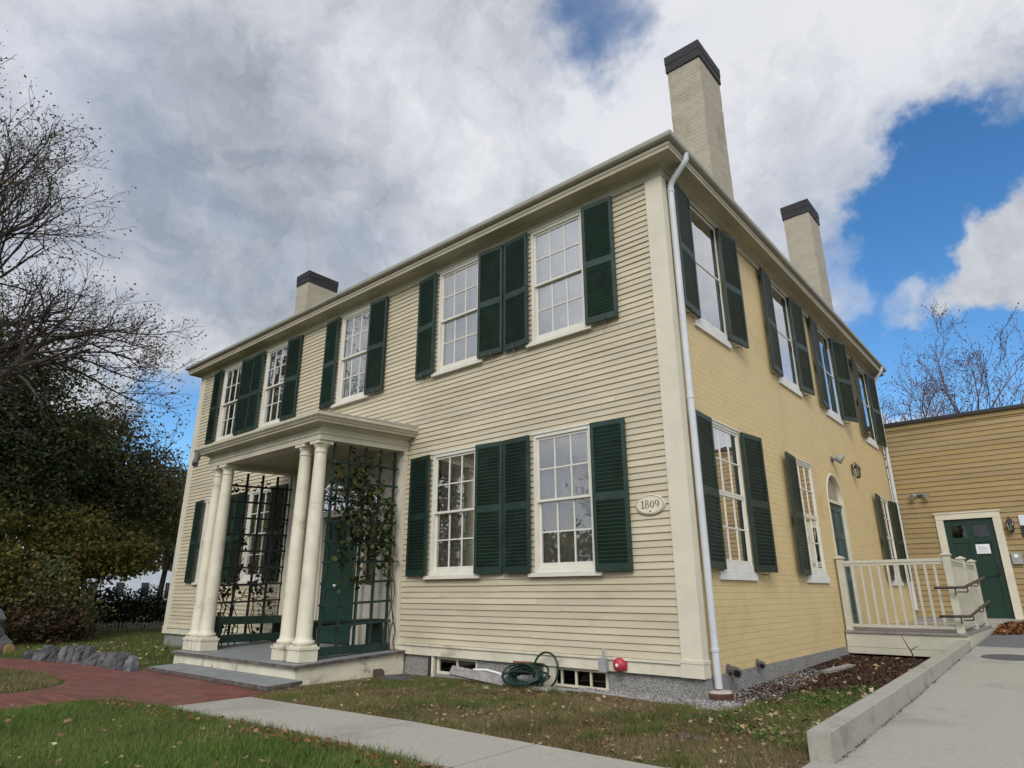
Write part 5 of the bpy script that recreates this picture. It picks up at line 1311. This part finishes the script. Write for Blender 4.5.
blades('grass', scatter([(-5.0, -3.55), (-3.95, -3.44), (1.5, -3.44), (1.5, -3.56), (-3.95, -3.56), (-5.0, -3.7)], 3500, .45, 2.2, 17), .07, .007, 'grass mixed', 18)
blades('grass', scatter(front_l, 1500, .35, 1.3, 3), .050, .006, 'grass dry', 2)
near_s = [(-5.0, -3.62), (-3.9, -3.47), (1.5, -3.47), (1.5, -3.75), (-3.9, -3.75), (-5.0, -3.9)]
mid_l = [(-4.3, -2.2), (-3.95, -2.6), (1.5, -2.6), (1.5, 1.4), (.6, 1.0), (.3, -.45), (-1.3, -.32), (-4.45, -.25), (-4.45, -1.8)]
blades('grass', scatter(mid_l, 5200, .40, 1.6, 5), .036, .006, 'grass dry', 3)
blades('grass', scatter(mid_l, 3000, .60, 1.5, 7), .045, .006, 'grass mixed', 4)
rgt = np.random.default_rng(77)
cen = np.column_stack([rgt.uniform(-4.2, 1.4, 70), rgt.uniform(-2.5, -.5, 70)]); cen = cen[inside(cen, mid_l)]
TP = np.concatenate([c+rgt.normal(0, rgt.uniform(.04, .13), (int(rgt.uniform(60, 260)), 2)) for c in cen]); TP = TP[inside(TP, mid_l)]
blades('grass', np.column_stack([TP, gz(TP[:, 0], TP[:, 1])]), .075, .006, 'grass mixed', 14)
weed = [(.35, -1.3), (1.5, -1.6), (1.5, .8), (1.2, 1.9), (.75, 1.2), (.45, .3)]
blades('grass', scatter(weed, 4200, .48, 1.8, 9), .042, .011, 'grass mixed', 5)
blades('grass', scatter(weed, 2600, .36, 1.8, 19), .036, .007, 'grass dry', 15)
blades('grass', scatter(weed, 1800, .56, 2.4, 10), .05, .014, 'grass green', 8)
isl_m = 'grass dry'
isl = [(-9.8, -3.55), (-8.4, -3.33), (-7.26, -3.45), (-6.95, -3.55), (-6.77, -3.75), (-6.62, -4.1), (-6.6, -5.5), (-12, -5.5), (-12, -4.1)]
blades('grass', scatter(isl, 2400, .22, 1.0, 11), .055, .008, 'grass dry', 6)
blades('grass', scatter(isl, 900, .5, 1.0, 12), .055, .008, 'grass mixed', 16)
back_l = [(-20, -3.0), (-12.5, -2.95), (-11, -2.6), (-9, -2.25), (-8.2, -2.1), (-8.2, -.1), (-12.7, -.1), (-12.7, 4), (-20, 4)]
blades('grass', scatter(back_l, 600, .30, .9, 13), .10, .013, 'grass mixed', 7)
def leafscatter(name, P, size, m, seed, lift=.02):
    rg = np.random.default_rng(seed); P = P.copy(); P[:, 2] += lift*(.3+rg.random(len(P)))
    o = fastmesh(name, leaf_quads(P, size, rg, .72, .62, .18), 4, m, origin=(float(P[:, 0].mean()), float(P[:, 1].mean()), -.2)); tag(o, kind='stuff'); return o
leafscatter('fallen_leaves', scatter(mid_l, 60, None, seed=21), .036, 'fallen leaf', 21)
leafscatter('fallen_leaves', scatter(mid_l, 9, None, seed=29), .062, 'fallen leaf', 29)
leafscatter('fallen_leaves', scatter(mid_l, 420, .50, 1.4, seed=28), .030, 'fallen leaf rust', 28, .012)
leafscatter('fallen_leaves', scatter(weed, 90, .46, 1.7, seed=22), .060, 'fallen leaf', 22, .05)
leafscatter('fallen_leaves', scatter(front_l, 16, None, seed=23), .042, 'fallen leaf', 23, .05)
leafscatter('fallen_leaves', scatter(near_s, 420, .45, 1.5, seed=24), .048, 'fallen leaf rust', 24, .03)
Pp = scatter([(1.70, 7.6), (3.6, 9.2), (4.6, 10.9), (1.70, 10.7)], 420, None, seed=25)
Pp[:, 2] = [rampz(y) for y in Pp[:, 1]]; rg_ = np.random.default_rng(3); Pp[:, 2] += rg_.random(len(Pp))*.05*np.clip(1-((Pp[:, 0]-2.3)/1.3)**2-((Pp[:, 1]-9.2)/1.8)**2, .08, 1)
leafscatter('fallen_leaves', Pp, .11, 'fallen leaf rust', 25)
leafscatter('fallen_leaves', scatter([(.1, 1.2), (1.5, 1.6), (1.5, 5.0), (.1, 5.0)], 22, None, seed=26), .07, 'fallen leaf', 26)
leafscatter('fallen_leaves', scatter([(-16, -3.6), (-8.3, -2.2), (-8.3, -.2), (-16, 1)], 7, None, seed=27), .09, 'fallen leaf', 27, .05)
WL = scatter(weed, 1500, .52, 2.0, seed=41); leafscatter('ground_cover', WL, .035, 'weed leaf', 41, .05)
def pebbles(name, P, s, m, seed, squash=.7):
    rg = np.random.default_rng(seed); n = len(P)
    base = np.array([(1, 0, 0), (0, 1, 0), (-1, 0, 0), (0, -1, 0), (0, 0, 1), (0, 0, -1)], float)
    F = np.array([(0, 1, 4), (1, 2, 4), (2, 3, 4), (3, 0, 4), (1, 0, 5), (2, 1, 5), (3, 2, 5), (0, 3, 5)])
    sc = s*(.5+rg.random((n, 1, 1)))*(np.array([1, 1, squash])*(.7+.6*rg.random((n, 1, 3))))
    a = rg.random(n)*6.283; c, si = np.cos(a), np.sin(a)
    V = (base[None]+rg.normal(0, .12, (n, 6, 3)))*sc
    V = np.stack([V[..., 0]*c[:, None]-V[..., 1]*si[:, None], V[..., 0]*si[:, None]+V[..., 1]*c[:, None], V[..., 2]], -1)+P[:, None, :]
    V = V[:, F, :].reshape(-1, 3)
    o = fastmesh(name, V, 3, m, origin=(float(P[:, 0].mean()), float(P[:, 1].mean()), -.2)); tag(o, kind='stuff'); return o
strip = [(-1.5, .0), (-1.45, -.16), (-.6, -.30), (.10, -.42), (.40, -.42), (.50, .2), (.42, 1.6), (.30, 3.0), (.0, 3.0), (.0, .0)]
Pg = scatter(strip, 2600, None, seed=31); Pg[:, 2] += .004; pebbles('gravel', Pg, .016, 'pebble', 31)
mul = [(.0, .7), (.4, .7), (.75, 1.3), (1.2, 2.0), (1.5, 1.9), (1.5, 5.15), (.0, 5.15)]
Pm = scatter(mul, 4200, None, seed=33); leafscatter('mulch', Pm, .028, 'mulch chip', 33, .012)
Pm = scatter([(.25, .0), (.6, .1), (.9, 1.3), (.1, 1.5), (.1, .5)], 1200, None, seed=34); leafscatter('mulch', Pm, .035, 'mulch chip', 34, .02)
Kp = scatter([(1.672, -1.75), (1.698, -1.75), (1.688, 5.1), (1.672, 5.1)], 4200, .46, 2.5, seed=45); Kp[:, 2] = [rampz(y)+.003 for y in Kp[:, 1]]
leafscatter('leaf_litter', Kp, .013, 'mulch chip', 45, .004)
ed = MB().tube([(-1.5, -.16, gzf(-1.5, -.16)+.004), (-.6, -.31, gzf(-.6, -.3)+.006), (.10, -.44, gzf(.1, -.44)+.006), (.42, -.44, gzf(.42, -.44)+.006), (.50, -.3, gzf(.5, -.3)+.004)], .014, 5).build('edging_strip', 'weathered board', origin=(-.5, -.3, -.2)); tag(ed, 'thin grey edging strip along the gravel bed', 'edging')
